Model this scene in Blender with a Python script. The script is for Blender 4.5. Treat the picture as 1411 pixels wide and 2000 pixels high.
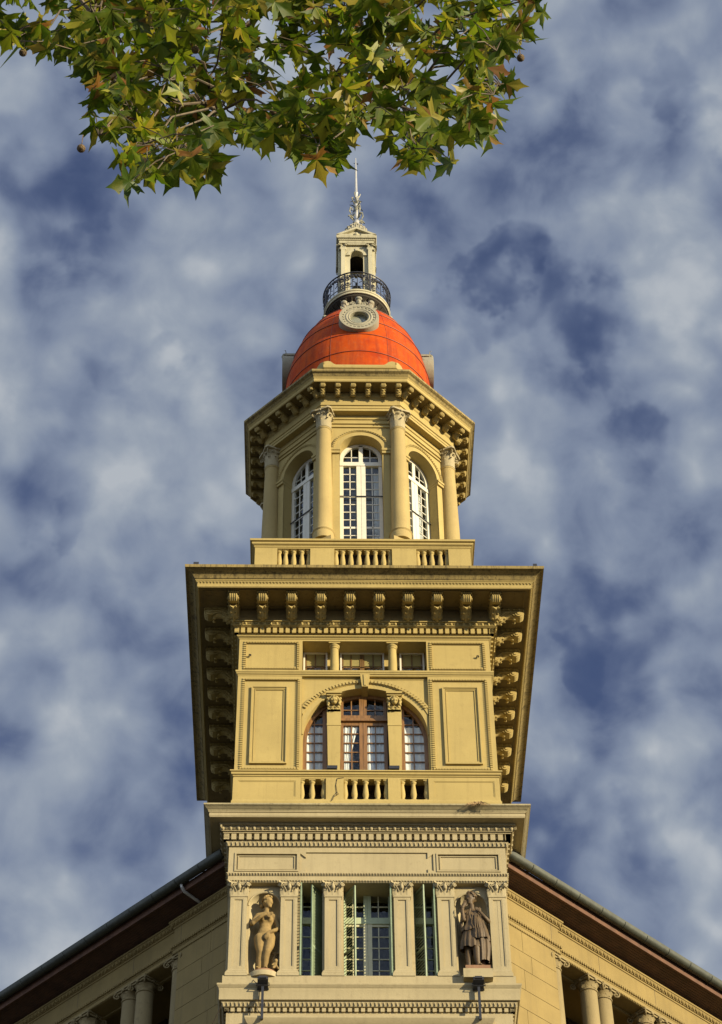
import bpy, bmesh, math, random
import numpy as np
from math import sin, cos, pi, radians, sqrt
from mathutils import Vector, Matrix
from mathutils.geometry import tessellate_polygon

random.seed(7)
rng = np.random.default_rng(11)
SC = bpy.context.scene
COL = SC.collection
for o in list(bpy.data.objects):
    bpy.data.objects.remove(o)

# ------------------------------------------------------------------ camera
cam_d = bpy.data.cameras.new("camera")
cam = bpy.data.objects.new("camera", cam_d)
COL.objects.link(cam)
R_ = Vector((0.99982516, -0.01628525, -0.00918959))
U_ = Vector((-0.00580196, -0.73736709, 0.67546733))
F_ = Vector((0.01777625, 0.67529591, 0.73733265))
cam.matrix_world = Matrix(((R_.x, U_.x, -F_.x, -1.4604), (R_.y, U_.y, -F_.y, -53.5183), (R_.z, U_.z, -F_.z, 1.6), (0, 0, 0, 1)))
cam_d.sensor_fit = 'HORIZONTAL'
cam_d.sensor_width = 36
cam_d.lens = 4432.6 / 1411 * 36
cam_d.clip_start = 0.1
cam_d.clip_end = 3000
SC.camera = cam

# ------------------------------------------------------------------ sun, sky, exposure
SUN_AZ, SUN_EL = radians(53), radians(14.2)         # azimuth measured from -Y towards +X
sdir = Vector((sin(SUN_AZ) * cos(SUN_EL), -cos(SUN_AZ) * cos(SUN_EL), sin(SUN_EL)))
sun_d = bpy.data.lights.new("sun", 'SUN')
sun_d.energy = 5.0
sun_d.angle = radians(0.5)
sun_d.color = (1.0, 0.85, 0.585)
sun = bpy.data.objects.new("sun", sun_d)
COL.objects.link(sun)
sun.location = (40, -60, 60)
sun.rotation_euler = sdir.to_track_quat('Z', 'Y').to_euler()

world = bpy.data.worlds.new("World")
SC.world = world
world.use_nodes = True
SC.view_settings.view_transform = 'Standard'
SC.view_settings.look = 'None'
SC.view_settings.exposure = 0.75
SC.view_settings.gamma = 1

def build_world():
    nt = world.node_tree
    N, L = nt.nodes, nt.links
    N.clear()
    def nd(t, **k):
        n = N.new(t)
        for a, b in k.items():
            setattr(n, a, b)
        return n
    out = nd('ShaderNodeOutputWorld')
    bg = nd('ShaderNodeBackground')
    bg.inputs[1].default_value = 0.1
    L.new(bg.outputs[0], out.inputs[0])
    sky = nd('ShaderNodeTexSky', sky_type='NISHITA')
    sky.sun_disc = False
    sky.sun_elevation = SUN_EL
    sky.sun_rotation = math.atan2(sdir.x, sdir.y)
    sky.dust_density = 0.6
    tc = nd('ShaderNodeTexCoord')
    dirv = tc.outputs['Generated']
    def vm(op, a, b=None, s=None):
        n = nd('ShaderNodeVectorMath', operation=op)
        for i, q in enumerate((a, b)):
            if q is None: continue
            if isinstance(q, tuple): n.inputs[i].default_value = q
            else: L.new(q, n.inputs[i])
        if s is not None: n.inputs['Scale'].default_value = s
        return n
    def mt(op, a, b=None, c=None, clamp=False):
        n = nd('ShaderNodeMath', operation=op, use_clamp=clamp)
        for i, q in enumerate((a, b, c)):
            if q is None: continue
            if isinstance(q, (int, float)): n.inputs[i].default_value = q
            else: L.new(q, n.inputs[i])
        return n.outputs[0]
    nv = vm('NORMALIZE', dirv).outputs[0]
    sep = nd('ShaderNodeSeparateXYZ')
    L.new(nv, sep.inputs[0])
    zc = mt('MAXIMUM', sep.outputs[2], 0.06)
    cmb = nd('ShaderNodeCombineXYZ')
    L.new(mt('DIVIDE', sep.outputs[0], zc), cmb.inputs[0])
    L.new(mt('DIVIDE', sep.outputs[1], zc), cmb.inputs[1])
    P = cmb.outputs[0]
    def noise(vec, scale, detail, rough, w=None, dist=0.0):
        n = nd('ShaderNodeTexNoise')
        L.new(vec, n.inputs['Vector'])
        n.inputs['Scale'].default_value = scale
        n.inputs['Detail'].default_value = detail
        n.inputs['Roughness'].default_value = rough
        n.inputs['Distortion'].default_value = dist
        return n
    n1 = noise(nv, 15.0, 3, 0.45)
    n2 = noise(nv, 31.0, 5, 0.52, dist=0.3)
    n3 = noise(nv, 5.0, 2, 0.5)
    # warp the patch directions so their edges wander
    wn = noise(nv, 30.0, 4, 0.5)
    wsub = vm('SUBTRACT', wn.outputs['Color'], (0.5, 0.5, 0.5)).outputs[0]
    wsc = vm('SCALE', wsub, s=0.09).outputs[0]
    wd = vm('NORMALIZE', vm('ADD', nv, wsc).outputs[0]).outputs[0]
    # rounded puffs: smooth cells in a wandering direction space
    w2 = vm('SCALE', vm('SUBTRACT', noise(nv, 17.0, 3, 0.5).outputs['Color'], (0.5, 0.5, 0.5)).outputs[0], s=0.085).outputs[0]
    def puffs(scale, off):
        v = nd('ShaderNodeTexVoronoi', feature='SMOOTH_F1')
        v.inputs['Scale'].default_value = scale
        v.inputs['Smoothness'].default_value = 0.9
        L.new(vm('ADD', vm('ADD', nv, w2).outputs[0], off).outputs[0], v.inputs['Vector'])
        return v.outputs['Distance']
    base = mt('MULTIPLY_ADD', puffs(17.0, (0.0, 0.0, 0.0)), -0.80, 1.0)
    base = mt('ADD', base, mt('MULTIPLY_ADD', puffs(40.0, (3.3, 1.7, 0.4)), -0.50, 0.22))
    base = mt('ADD', base, mt('MULTIPLY_ADD', n1.outputs[0], 0.70, -0.35))
    base = mt('ADD', base, mt('MULTIPLY_ADD', n2.outputs[0], 0.75, -0.385))
    base = mt('ADD', base, mt('MULTIPLY_ADD', n3.outputs[0], 0.30, -0.15))
    psum = None
    for x, y, z, r, s in PATCHES:
        d = vm('DOT_PRODUCT', wd, (x, y, z)).outputs['Value']
        mr = nd('ShaderNodeMapRange', interpolation_type='SMOOTHSTEP')
        L.new(d, mr.inputs[0])
        mr.inputs[1].default_value = cos(r * 1.0)
        mr.inputs[2].default_value = 1.0
        mr.inputs[3].default_value = 0
        mr.inputs[4].default_value = s * (0.30 if s < 0 else 0.20)
        psum = mr.outputs[0] if psum is None else mt('ADD', psum, mr.outputs[0])
    base = mt('ADD', base, mt('MULTIPLY', psum, mt('MULTIPLY_ADD', n2.outputs[0], 1.6, 0.05, clamp=False)))
    base = mt('MULTIPLY_ADD', base, 0.98, 0.01)
    cover = nd('ShaderNodeMapRange', interpolation_type='SMOOTHSTEP')
    L.new(base, cover.inputs[0])
    cover.inputs[1].default_value = -0.12
    cover.inputs[2].default_value = 0.50
    # unseen clouds behind the view, on the sun's side, brightened to add fill light
    back = nd('ShaderNodeMapRange', interpolation_type='SMOOTHSTEP')
    L.new(sep.outputs[1], back.inputs[0])
    back.inputs[1].default_value = 0.05
    back.inputs[2].default_value = 0.40
    fill_gain = mt('MULTIPLY_ADD', back.outputs[0], -1.35, 2.35)
    ramp = nd('ShaderNodeValToRGB')
    L.new(base, ramp.inputs[0])
    els = ramp.color_ramp.elements
    els[0].position = 0.0; els[0].color = (0.035, 0.060, 0.15, 1)
    els[1].position = 1.0; els[1].color = (0.42, 0.455, 0.50, 1)
    e = els.new(0.27); e.color = (0.105, 0.14, 0.24, 1)
    e = els.new(0.55); e.color = (0.205, 0.25, 0.345, 1)
    e = els.new(0.80); e.color = (0.305, 0.35, 0.42, 1)
    cl0 = vm('SCALE', ramp.outputs[0], s=6.2)
    L.new(mt('MULTIPLY', fill_gain, 6.2), cl0.inputs['Scale'])
    cl = cl0.outputs[0]
    deep = vm('MULTIPLY', sky.outputs[0], (0.50, 0.47, 0.62)).outputs[0]
    mx = nd('ShaderNodeMix', data_type='RGBA')
    L.new(mt('MAXIMUM', cover.outputs[0], mt('SUBTRACT', 0.92, back.outputs[0])), mx.inputs[0])
    L.new(deep, mx.inputs[6])
    L.new(cl, mx.inputs[7])
    L.new(mx.outputs[2], bg.inputs[0])

# directions (unit vectors), angular size and strength of the clear gaps (-) and bright puffs (+)
PATCHES = [(0.1614, 0.5329, 0.8306, 0.0173, -0.9), (0.1511, 0.5174, 0.8423, 0.0192, -0.6), (0.1588, 0.5495, 0.8202, 0.0153, -0.5), (0.133, 0.4967, 0.8577, 0.0307, -0.5), (-0.1067, 0.5859, 0.8033, 0.0173, -0.55), (0.0739, 0.5865, 0.8066, 0.0153, -0.6), (0.0786, 0.5988, 0.797, 0.023, -0.7), (0.1055, 0.606, 0.7884, 0.0269, -0.8), (0.1232, 0.6082, 0.7842, 0.0192, -0.5), (0.0542, 0.6124, 0.7887, 0.0153, -0.5), (-0.0869, 0.6344, 0.7681, 0.0192, -0.6), (-0.0758, 0.6297, 0.7731, 0.0153, -0.4), (-0.1155, 0.6731, 0.7305, 0.0153, -0.5), (-0.1261, 0.5632, 0.8167, 0.023, -0.3), (-0.1236, 0.7216, 0.6812, 0.023, -0.3), (0.1478, 0.7595, 0.6335, 0.0192, -0.5), (0.1367, 0.7677, 0.626, 0.023, -0.4), (0.1131, 0.7172, 0.6877, 0.0153, -0.4), (0.168, 0.7144, 0.6792, 0.0153, -0.5), (0.1305, 0.6491, 0.7495, 0.0192, -0.4), (0.0022, 0.5741, 0.8188, 0.023, -0.2), (-0.1342, 0.53, 0.8373, 0.0307, -0.3), (-0.1063, 0.5498, 0.8285, 0.023, -0.2), (0.0301, 0.675, 0.7372, 0.023, -0.2), (0.1328, 0.5537, 0.8221, 0.0345, 0.6), (0.114, 0.5129, 0.8509, 0.0307, 0.4), (0.1003, 0.5706, 0.8151, 0.0307, 0.4), (-0.1265, 0.5953, 0.7935, 0.0307, 0.5), (-0.0357, 0.6027, 0.7971, 0.0307, 0.4), (-0.0669, 0.6231, 0.7793, 0.0307, 0.4), (-0.0669, 0.6439, 0.7622, 0.0269, 0.4), (0.1102, 0.6232, 0.7742, 0.0345, 0.4), (0.0839, 0.6593, 0.7471, 0.0269, 0.3), (0.1559, 0.5981, 0.7861, 0.0307, 0.4), (0.1041, 0.6714, 0.7338, 0.0307, 0.3), (-0.1174, 0.6956, 0.7087, 0.0345, 0.3), (-0.0845, 0.6751, 0.7329, 0.0307, 0.35), (0.1353, 0.6931, 0.708, 0.0307, 0.3), (0.1064, 0.7345, 0.6702, 0.0269, 0.4), (0.1284, 0.7444, 0.6553, 0.0307, 0.3), (-0.0624, 0.5752, 0.8156, 0.0307, 0.3), (-0.1236, 0.7871, 0.6042, 0.0345, 0.3), (0.1567, 0.6328, 0.7583, 0.023, 0.35), (0.124, 0.6581, 0.7427, 0.023, 0.5), (0.0865, 0.5495, 0.831, 0.023, 0.3)]
build_world()

# ------------------------------------------------------------------ materials
def new_mat(name):
    m = bpy.data.materials.new(name)
    m.use_nodes = True
    nt = m.node_tree
    return m, nt, nt.nodes['Principled BSDF']

def ramp_node(nt, fac, stops):
    r = nt.nodes.new('ShaderNodeValToRGB')
    nt.links.new(fac, r.inputs[0])
    els = r.color_ramp.elements
    els[0].position, els[0].color = stops[0][0], (*stops[0][1], 1)
    els[1].position, els[1].color = stops[-1][0], (*stops[-1][1], 1)
    for p, c in stops[1:-1]:
        e = els.new(p); e.color = (*c, 1)
    return r

def noise_node(nt, vec, scale, detail=4, rough=0.55, stretch=None):
    L = nt.links
    if stretch:
        mp = nt.nodes.new('ShaderNodeMapping')
        mp.inputs['Scale'].default_value = stretch
        L.new(vec, mp.inputs[0]); vec = mp.outputs[0]
    n = nt.nodes.new('ShaderNodeTexNoise')
    L.new(vec, n.inputs['Vector'])
    n.inputs['Scale'].default_value = scale
    n.inputs['Detail'].default_value = detail
    n.inputs['Roughness'].default_value = rough
    return n.outputs[0]

def mixc(nt, fac, a, b, blend='MIX'):
    n = nt.nodes.new('ShaderNodeMix')
    n.data_type = 'RGBA'; n.blend_type = blend
    for i, q in ((0, fac), (6, a), (7, b)):
        if isinstance(q, (int, float)): n.inputs[i].default_value = q
        elif isinstance(q, tuple): n.inputs[i].default_value = (*q, 1)
        else: nt.links.new(q, n.inputs[i])
    return n.outputs[2]

def stucco(name, c, var=0.12, streak=0.0, dirt=(0.10, 0.075, 0.04), spots=0.0, bump=0.25, rough=0.85, coarse=0.5):
    m, nt, b = new_mat(name)
    L = nt.links
    tc = nt.nodes.new('ShaderNodeTexCoord')
    g = nt.nodes.new('ShaderNodeNewGeometry').outputs['Position']
    n1 = noise_node(nt, g, coarse, 5, 0.6)
    lo = tuple(v * (1 - var) for v in c); hi = tuple(min(1, v * (1 + var)) for v in c)
    col = ramp_node(nt, n1, [(0.3, lo), (0.7, hi)]).outputs[0]
    n2 = noise_node(nt, g, 9.0, 4, 0.6)
    col = mixc(nt, ramp_node(nt, n2, [(0.35, (0, 0, 0)), (0.75, (0.16, 0.16, 0.16))]).outputs[0], col, tuple(v * 0.78 for v in c))
    # faint rain streaks
    n3 = noise_node(nt, g, 1.0, 5, 0.6, stretch=(7, 7, 0.35))
    s0 = max(streak, 0.24)
    col = mixc(nt, ramp_node(nt, n3, [(0.50, (0, 0, 0)), (0.74, (s0, s0, s0))]).outputs[0], col, dirt)
    if streak > 0.2:
        n5 = noise_node(nt, g, 1.0, 3, 0.7, stretch=(17, 17, 0.25))
        col = mixc(nt, ramp_node(nt, n5, [(0.52, (0, 0, 0)), (0.66, (streak * 0.8,) * 3)]).outputs[0], col, dirt)
    if spots:
        n4 = noise_node(nt, g, 5.0, 7, 0.7)
        col = mixc(nt, ramp_node(nt, n4, [(0.56, (0, 0, 0)), (0.68, (spots,) * 3)]).outputs[0], col, dirt)
    L.new(col, b.inputs['Base Color'])
    b.inputs['Roughness'].default_value = rough
    b.inputs['Specular IOR Level'].default_value = 0.25
    nb = noise_node(nt, g, 28.0, 5, 0.65)
    bp = nt.nodes.new('ShaderNodeBump')
    bp.inputs['Strength'].default_value = bump
    bp.inputs['Distance'].default_value = 0.03
    L.new(nb, bp.inputs['Height']); L.new(bp.outputs[0], b.inputs['Normal'])
    if 'dark_stained' in name: b.inputs['Roughness'].default_value = 0.55; b.inputs['Specular IOR Level'].default_value = 0.35
    return m

def plain(name, c, rough=0.6, metal=0.0, var=0.15, scale=6.0, bump=0.0, stretch=None):
    m, nt, b = new_mat(name)
    g = nt.nodes.new('ShaderNodeNewGeometry').outputs['Position']
    n = noise_node(nt, g, scale, 4, 0.6, stretch)
    lo = tuple(v * (1 - var) for v in c); hi = tuple(min(1, v * (1 + var)) for v in c)
    nt.links.new(ramp_node(nt, n, [(0.3, lo), (0.7, hi)]).outputs[0], b.inputs['Base Color'])
    b.inputs['Roughness'].default_value = rough
    b.inputs['Metallic'].default_value = metal
    if bump:
        bp = nt.nodes.new('ShaderNodeBump')
        bp.inputs['Strength'].default_value = bump
        bp.inputs['Distance'].default_value = 0.02
        nt.links.new(n, bp.inputs['Height']); nt.links.new(bp.outputs[0], b.inputs['Normal'])
    return m

def glass_mat():
    m, nt, b = new_mat('window_glass')
    nt.nodes.remove(b)
    out = nt.nodes['Material Output']
    gl = nt.nodes.new('ShaderNodeBsdfGlossy'); gl.inputs['Roughness'].default_value = 0.03
    gl.inputs['Color'].default_value = (0.85, 0.9, 0.95, 1)
    tr = nt.nodes.new('ShaderNodeBsdfTransparent'); tr.inputs[0].default_value = (0.86, 0.9, 0.9, 1)
    lw = nt.nodes.new('ShaderNodeLayerWeight'); lw.inputs[0].default_value = 0.5
    pw = nt.nodes.new('ShaderNodeMath'); pw.operation = 'POWER'; nt.links.new(lw.outputs['Facing'], pw.inputs[0]); pw.inputs[1].default_value = 3.0
    fr = nt.nodes.new('ShaderNodeMath'); fr.operation = 'MULTIPLY_ADD'; nt.links.new(pw.outputs[0], fr.inputs[0]); fr.inputs[1].default_value = 0.55; fr.inputs[2].default_value = 0.035
    geo = nt.nodes.new('ShaderNodeNewGeometry').outputs['Position']
    bp = nt.nodes.new('ShaderNodeBump'); bp.inputs['Strength'].default_value = 0.25; bp.inputs['Distance'].default_value = 0.05
    nt.links.new(noise_node(nt, geo, 2.6, 2), bp.inputs['Height'])
    nt.links.new(bp.outputs[0], gl.inputs['Normal'])
    mx = nt.nodes.new('ShaderNodeMixShader')
    nt.links.new(fr.outputs[0], mx.inputs[0]); nt.links.new(tr.outputs[0], mx.inputs[1]); nt.links.new(gl.outputs[0], mx.inputs[2])
    nt.links.new(mx.outputs[0], out.inputs[0])
    return m

def dome_mat():
    m, nt, b = new_mat('red_dome_sheet')
    L = nt.links
    g = nt.nodes.new('ShaderNodeNewGeometry').outputs['Position']
    n1 = noise_node(nt, g, 0.9, 5, 0.6)
    col = ramp_node(nt, n1, [(0.3, (0.33, 0.034, 0.002)), (0.5, (0.42, 0.058, 0.002)), (0.68, (0.37, 0.070, 0.009))]).outputs[0]
    n2 = noise_node(nt, g, 1.0, 5, 0.65, stretch=(4, 4, 0.5))
    col = mixc(nt, ramp_node(nt, n2, [(0.44, (0, 0, 0)), (0.70, (0.75,) * 3)]).outputs[0], col, (0.20, 0.026, 0.009))
    n3 = noise_node(nt, g, 6, 5, 0.7)
    col = mixc(nt, ramp_node(nt, n3, [(0.52, (0, 0, 0)), (0.7, (0.35,) * 3)]).outputs[0], col, (0.33, 0.11, 0.045))
    L.new(col, b.inputs['Base Color'])
    b.inputs['Roughness'].default_value = 0.8
    b.inputs['Specular IOR Level'].default_value = 0.12
    bp = nt.nodes.new('ShaderNodeBump'); bp.inputs['Strength'].default_value = 0.15; bp.inputs['Distance'].default_value = 0.05
    L.new(noise_node(nt, g, 3.0, 4), bp.inputs['Height']); L.new(bp.outputs[0], b.inputs['Normal'])
    return m

def leaf_mat():
    m, nt, b = new_mat('plane_tree_leaf')
    L = nt.links
    geo = nt.nodes.new('ShaderNodeNewGeometry')
    rnd = geo.outputs['Random Per Island']
    col = ramp_node(nt, rnd, [(0.0, (0.035, 0.068, 0.004)), (0.42, (0.075, 0.125, 0.007)), (0.68, (0.17, 0.21, 0.013)),
                              (0.80, (0.33, 0.31, 0.03)), (0.93, (0.30, 0.22, 0.04)), (0.97, (0.24, 0.10, 0.03)), (1.0, (0.17, 0.07, 0.03))]).outputs[0]
    n1 = noise_node(nt, geo.outputs['Position'], 14.0, 4, 0.6)
    col = mixc(nt, ramp_node(nt, n1, [(0.45, (0, 0, 0)), (0.7, (0.5,) * 3)]).outputs[0], col, (0.19, 0.17, 0.03))
    n2 = noise_node(nt, geo.outputs['Position'], 9.0, 5, 0.7)
    col = mixc(nt, ramp_node(nt, n2, [(0.64, (0, 0, 0)), (0.72, (0.7,) * 3)]).outputs[0], col, (0.16, 0.08, 0.03))
    out = nt.nodes['Material Output']
    L.new(col, b.inputs['Base Color'])
    b.inputs['Roughness'].default_value = 0.5
    b.inputs['Specular IOR Level'].default_value = 0.35
    tr = nt.nodes.new('ShaderNodeBsdfTranslucent')
    L.new(mixc(nt, 1.0, col, (1.25, 1.3, 0.7), 'MULTIPLY'), tr.inputs[0])
    mx = nt.nodes.new('ShaderNodeMixShader'); mx.inputs[0].default_value = 0.42
    L.new(b.outputs[0], mx.inputs[1]); L.new(tr.outputs[0], mx.inputs[2]); L.new(mx.outputs[0], out.inputs[0])
    return m

M = dict(
    ochre=stucco('ochre_stucco', (0.372, 0.284, 0.102), 0.10, spots=0.22, dirt=(0.19, 0.14, 0.055)),
    weather=stucco('rain_streaked_ochre_stucco', (0.26, 0.195, 0.07), 0.2, streak=0.85, dirt=(0.045, 0.036, 0.02)),
    soffit_shade=stucco('shaded_soffit_ochre', (0.20, 0.148, 0.058), 0.25, spots=0.5, dirt=(0.06, 0.045, 0.02)),  # shade under the cornices put into a darker ochre, with dirt spots
    cream=stucco('cream_stucco', (0.345, 0.288, 0.162), 0.10, spots=0.28, dirt=(0.17, 0.135, 0.075)),
    creamw=stucco('mossy_cream_stucco', (0.30, 0.255, 0.14), 0.2, streak=0.3, dirt=(0.08, 0.065, 0.04), spots=0.6),
    wing=stucco('sand_stucco', (0.235, 0.172, 0.062), 0.12, coarse=0.9),
    column=stucco('speckled_ochre_stucco', (0.355, 0.268, 0.105), 0.12, spots=0.25, dirt=(0.26, 0.18, 0.08), bump=0.5),
    dome=dome_mat(),
    stone=stucco('grey_weathered_stone', (0.2940, 0.2695, 0.1890), 0.18, streak=0.3, dirt=(0.09, 0.085, 0.06), spots=0.4),
    pale=stucco('pale_painted_stone', (0.42, 0.385, 0.25), 0.12, streak=0.25, dirt=(0.12, 0.1, 0.06), spots=0.3),
    gap_shade=stucco('shade_toned_render', (0.075, 0.055, 0.03), 0.3),  # shade behind the balusters put into a dark colour
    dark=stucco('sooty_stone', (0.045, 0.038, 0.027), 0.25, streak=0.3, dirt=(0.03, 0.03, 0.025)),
    seam=plain('dark_red_seam', (0.19, 0.028, 0.008)),
    iron=plain('black_iron', (0.025, 0.025, 0.03), 0.5, 0.3),
    lead=plain('bronze_green_metal', (0.2080, 0.2000, 0.1360), 0.55, 0.2, var=0.4, scale=12),
    steel=plain('pale_metal', (0.4400, 0.4240, 0.3760), 0.45, 0.3),
    wood=plain('varnished_brown_wood', (0.185, 0.092, 0.026), 0.45, var=0.35, scale=3, stretch=(6, 6, 0.6)),
    white=plain('white_paint', (0.60, 0.57, 0.45), 0.45, var=0.05),
    palecream=plain('pale_cream_paint', (0.52, 0.49, 0.30), 0.5, var=0.08),
    green=plain('sage_green_paint', (0.205, 0.26, 0.155), 0.55, var=0.18),
    palegreen=plain('pale_green_paint', (0.38, 0.43, 0.26), 0.55, var=0.12),
    curtain=plain('white_curtain_cloth', (0.6800, 0.6715, 0.6290), 0.9, var=0.04),
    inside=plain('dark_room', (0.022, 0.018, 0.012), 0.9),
    room=plain('grey_room', (0.10, 0.10, 0.095), 0.9),
    glass=glass_mat(),
    gutter=plain('green_grey_zinc', (0.062, 0.066, 0.048), 0.55, 0.3, var=0.25, scale=4),
    fascia=plain('red_brown_fascia', (0.105, 0.048, 0.023), 0.8, var=0.3, scale=3),
    wcol=stucco('speckled_sand_stucco', (0.25, 0.195, 0.092), 0.15, spots=0.35, dirt=(0.12, 0.085, 0.04), bump=0.5),
    eave=plain('red_brown_boards', (0.085, 0.041, 0.021), 0.7, var=0.35, scale=2.5),
    slat=plain('dark_brown_slats', (0.07, 0.05, 0.03), 0.7, var=0.3),
    roof=plain('grey_roof', (0.12, 0.11, 0.10), 0.9),
    statue=stucco('brown_stained_stone', (0.245, 0.168, 0.062), 0.28, streak=0.35, dirt=(0.13, 0.085, 0.045), spots=0.45, coarse=2.2),
    bronze=stucco('dark_stained_stone', (0.10, 0.064, 0.026), 0.4, streak=0.5, dirt=(0.025, 0.018, 0.01), spots=0.6, coarse=2.5),
    terracotta=stucco('terracotta_stone', (0.2520, 0.1400, 0.0770), 0.25, spots=0.4),
    bark=plain('plane_tree_bark', (0.16, 0.125, 0.085), 0.85, var=0.5, scale=9, bump=0.4),
    twig=plain('twig_bark', (0.10, 0.075, 0.045), 0.8, var=0.4, scale=20),
    leaf=leaf_mat(),
    seed=plain('brown_seed_ball', (0.12, 0.08, 0.035), 0.9, var=0.4, scale=60, bump=0.8),
    weed=plain('dry_weed', (0.30, 0.20, 0.09), 0.9, var=0.4, scale=20),
    ground=plain('grey_paving', (0.04, 0.04, 0.037), 0.9, var=0.25, scale=0.4),
    lamp=plain('black_lamp_paint', (0.02, 0.02, 0.022), 0.4),
    lens=plain('lamp_glass', (0.35, 0.36, 0.36), 0.15),
    cable=plain('brown_cable', (0.05, 0.035, 0.02), 0.8),
)

# ------------------------------------------------------------------ mesh helpers
class MB:
    def __init__(s):
        s.v, s.f = [], []
    def add(s, vs, fs, mat=None):
        b = len(s.v)
        if mat is not None:
            vs = [mat @ Vector(p) for p in vs]
            if mat.to_3x3().determinant() < 0:
                fs = [tuple(reversed(f)) for f in fs]
        s.v += [tuple(p) for p in vs]
        s.f += [tuple(i + b for i in f) for f in fs]
    def box(s, x0, x1, y0, y1, z0, z1, mat=None):
        vs = [(x, y, z) for z in (z0, z1) for y in (y0, y1) for x in (x0, x1)]
        s.add(vs, [(0, 2, 3, 1), (4, 5, 7, 6), (0, 1, 5, 4), (2, 6, 7, 3), (0, 4, 6, 2), (1, 3, 7, 5)], mat)
    def prism(s, poly, a0, a1, axis='y', mat=None):
        """poly in the two other axes (x,z for axis y; y,z for axis x; x,y for axis z), extruded from a0 to a1"""
        n = len(poly)
        def mk(p, a):
            return {'y': (p[0], a, p[1]), 'x': (a, p[0], p[1]), 'z': (p[0], p[1], a)}[axis]
        vs = [mk(p, a0) for p in poly] + [mk(p, a1) for p in poly]
        tris = tessellate_polygon([[Vector((p[0], p[1], 0)) for p in poly]])
        fs = [tuple(t) for t in tris] + [tuple(n + i for i in reversed(t)) for t in tris]
        fs += [(i, (i + 1) % n, n + (i + 1) % n, n + i) for i in range(n)]
        s.add(vs, fs, mat)
    def holed(s, outer, holes, y0, depth, mat=None):
        """wall face in the xz plane at y0 with holes whose reveals run back by depth"""
        loops = [outer] + holes
        pts = [Vector((p[0], p[1], 0)) for l in loops for p in l]
        tris = tessellate_polygon([[Vector((p[0], p[1], 0)) for p in l] for l in loops])
        s.add([(p.x, y0, p.y) for p in pts], [tuple(t) for t in tris], mat)
        for h in holes:
            n = len(h)
            s.add([(p[0], y0, p[1]) for p in h] + [(p[0], y0 + depth, p[1]) for p in h],
                  [(i, (i + 1) % n, n + (i + 1) % n, n + i) for i in range(n)], mat)
    def sweep(s, path, prof, closed=True, mat=None, cap=True):
        """path: ccw xy points, prof: (outward offset, z) from bottom to top"""
        n = len(path)
        P = [Vector(p) for p in path]
        nr = []
        for i in range(n if closed else n - 1):
            d = (P[(i + 1) % n] - P[i]).normalized()
            nr.append(Vector((d.y, -d.x)))
        vs = []
        for i in range(n):
            if closed: a, b = nr[i - 1], nr[i]
            else: a, b = nr[max(i - 1, 0)], nr[min(i, n - 2)]
            m = (a + b) / (1 + a.dot(b)) if 1 + a.dot(b) > 1e-6 else a
            for p, z in prof:
                q = P[i] + m * p
                vs.append((q.x, q.y, z))
        k = len(prof)
        fs = []
        for i in range(n if closed else n - 1):
            j = (i + 1) % n
            for t in range(k - 1):
                fs.append((i * k + t, j * k + t, j * k + t + 1, i * k + t + 1))
        if not closed and cap:
            fs.append(tuple(range(k))[::-1]); fs.append(tuple((n - 1) * k + t for t in range(k)))
        s.add(vs, fs, mat)
    def lathe(s, prof, n=24, mat=None, a0=0.0, a1=2 * pi):
        """prof: (r, z) bottom to top"""
        full = abs(a1 - a0 - 2 * pi) < 1e-6
        m = n if full else n + 1
        vs = [(r * cos(a0 + (a1 - a0) * i / n), r * sin(a0 + (a1 - a0) * i / n), z) for i in range(m) for r, z in prof]
        k = len(prof)
        fs = []
        for i in range(n):
            j = (i + 1) % m
            for t in range(k - 1):
                fs.append((i * k + t, j * k + t, j * k + t + 1, i * k + t + 1))
        if full:
            if prof[0][0] > 1e-4: fs.append(tuple(i * k for i in range(m))[::-1])
            if prof[-1][0] > 1e-4: fs.append(tuple(i * k + k - 1 for i in range(m)))
        s.add(vs, fs, mat)
    def tube(s, pts, r, n=6, mat=None, cap=True):
        P = [Vector(p) for p in pts]
        rs = r if isinstance(r, (list, tuple)) else [r] * len(P)
        vs, up = [], Vector((0.13, 0.31, 0.94)).normalized()
        for i, p in enumerate(P):
            d = (P[min(i + 1, len(P) - 1)] - P[max(i - 1, 0)]).normalized()
            if abs(d.dot(up)) > 0.95: up = Vector((0.9, 0.4, 0.1)).normalized()
            a = d.cross(up).normalized(); b = d.cross(a)
            up = -b if False else up
            vs += [p + (a * cos(2 * pi * k / n) + b * sin(2 * pi * k / n)) * rs[i] for k in range(n)]
        fs = [(i * n + k, i * n + (k + 1) % n, (i + 1) * n + (k + 1) % n, (i + 1) * n + k) for i in range(len(P) - 1) for k in range(n)]
        if cap:
            fs.append(tuple(range(n))); fs.append(tuple((len(P) - 1) * n + k for k in range(n))[::-1])
        s.add(vs, fs, mat)
    def ball(s, c, r, nu=10, nv=7, mat=None):
        rx, ry, rz = r if isinstance(r, (tuple, list)) else (r, r, r)
        vs, fs = [], []
        for j in range(nv + 1):
            t = pi * j / nv
            for i in range(nu):
                a = 2 * pi * i / nu
                vs.append((c[0] + rx * sin(t) * cos(a), c[1] + ry * sin(t) * sin(a), c[2] - rz * cos(t)))
        for j in range(nv):
            for i in range(nu):
                k = (i + 1) % nu
                fs.append((j * nu + i, j * nu + k, (j + 1) * nu + k, (j + 1) * nu + i))
        s.add(vs, fs, mat)
    def mesh(s, name, mat, smooth=True, ang=32):
        me = bpy.data.meshes.new(name)
        me.from_pydata(s.v, [], s.f)
        me.validate()
        if mat is not None: me.materials.append(mat)
        if smooth:
            for p in me.polygons: p.use_smooth = True
            me.set_sharp_from_angle(angle=radians(ang))
        return me

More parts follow.
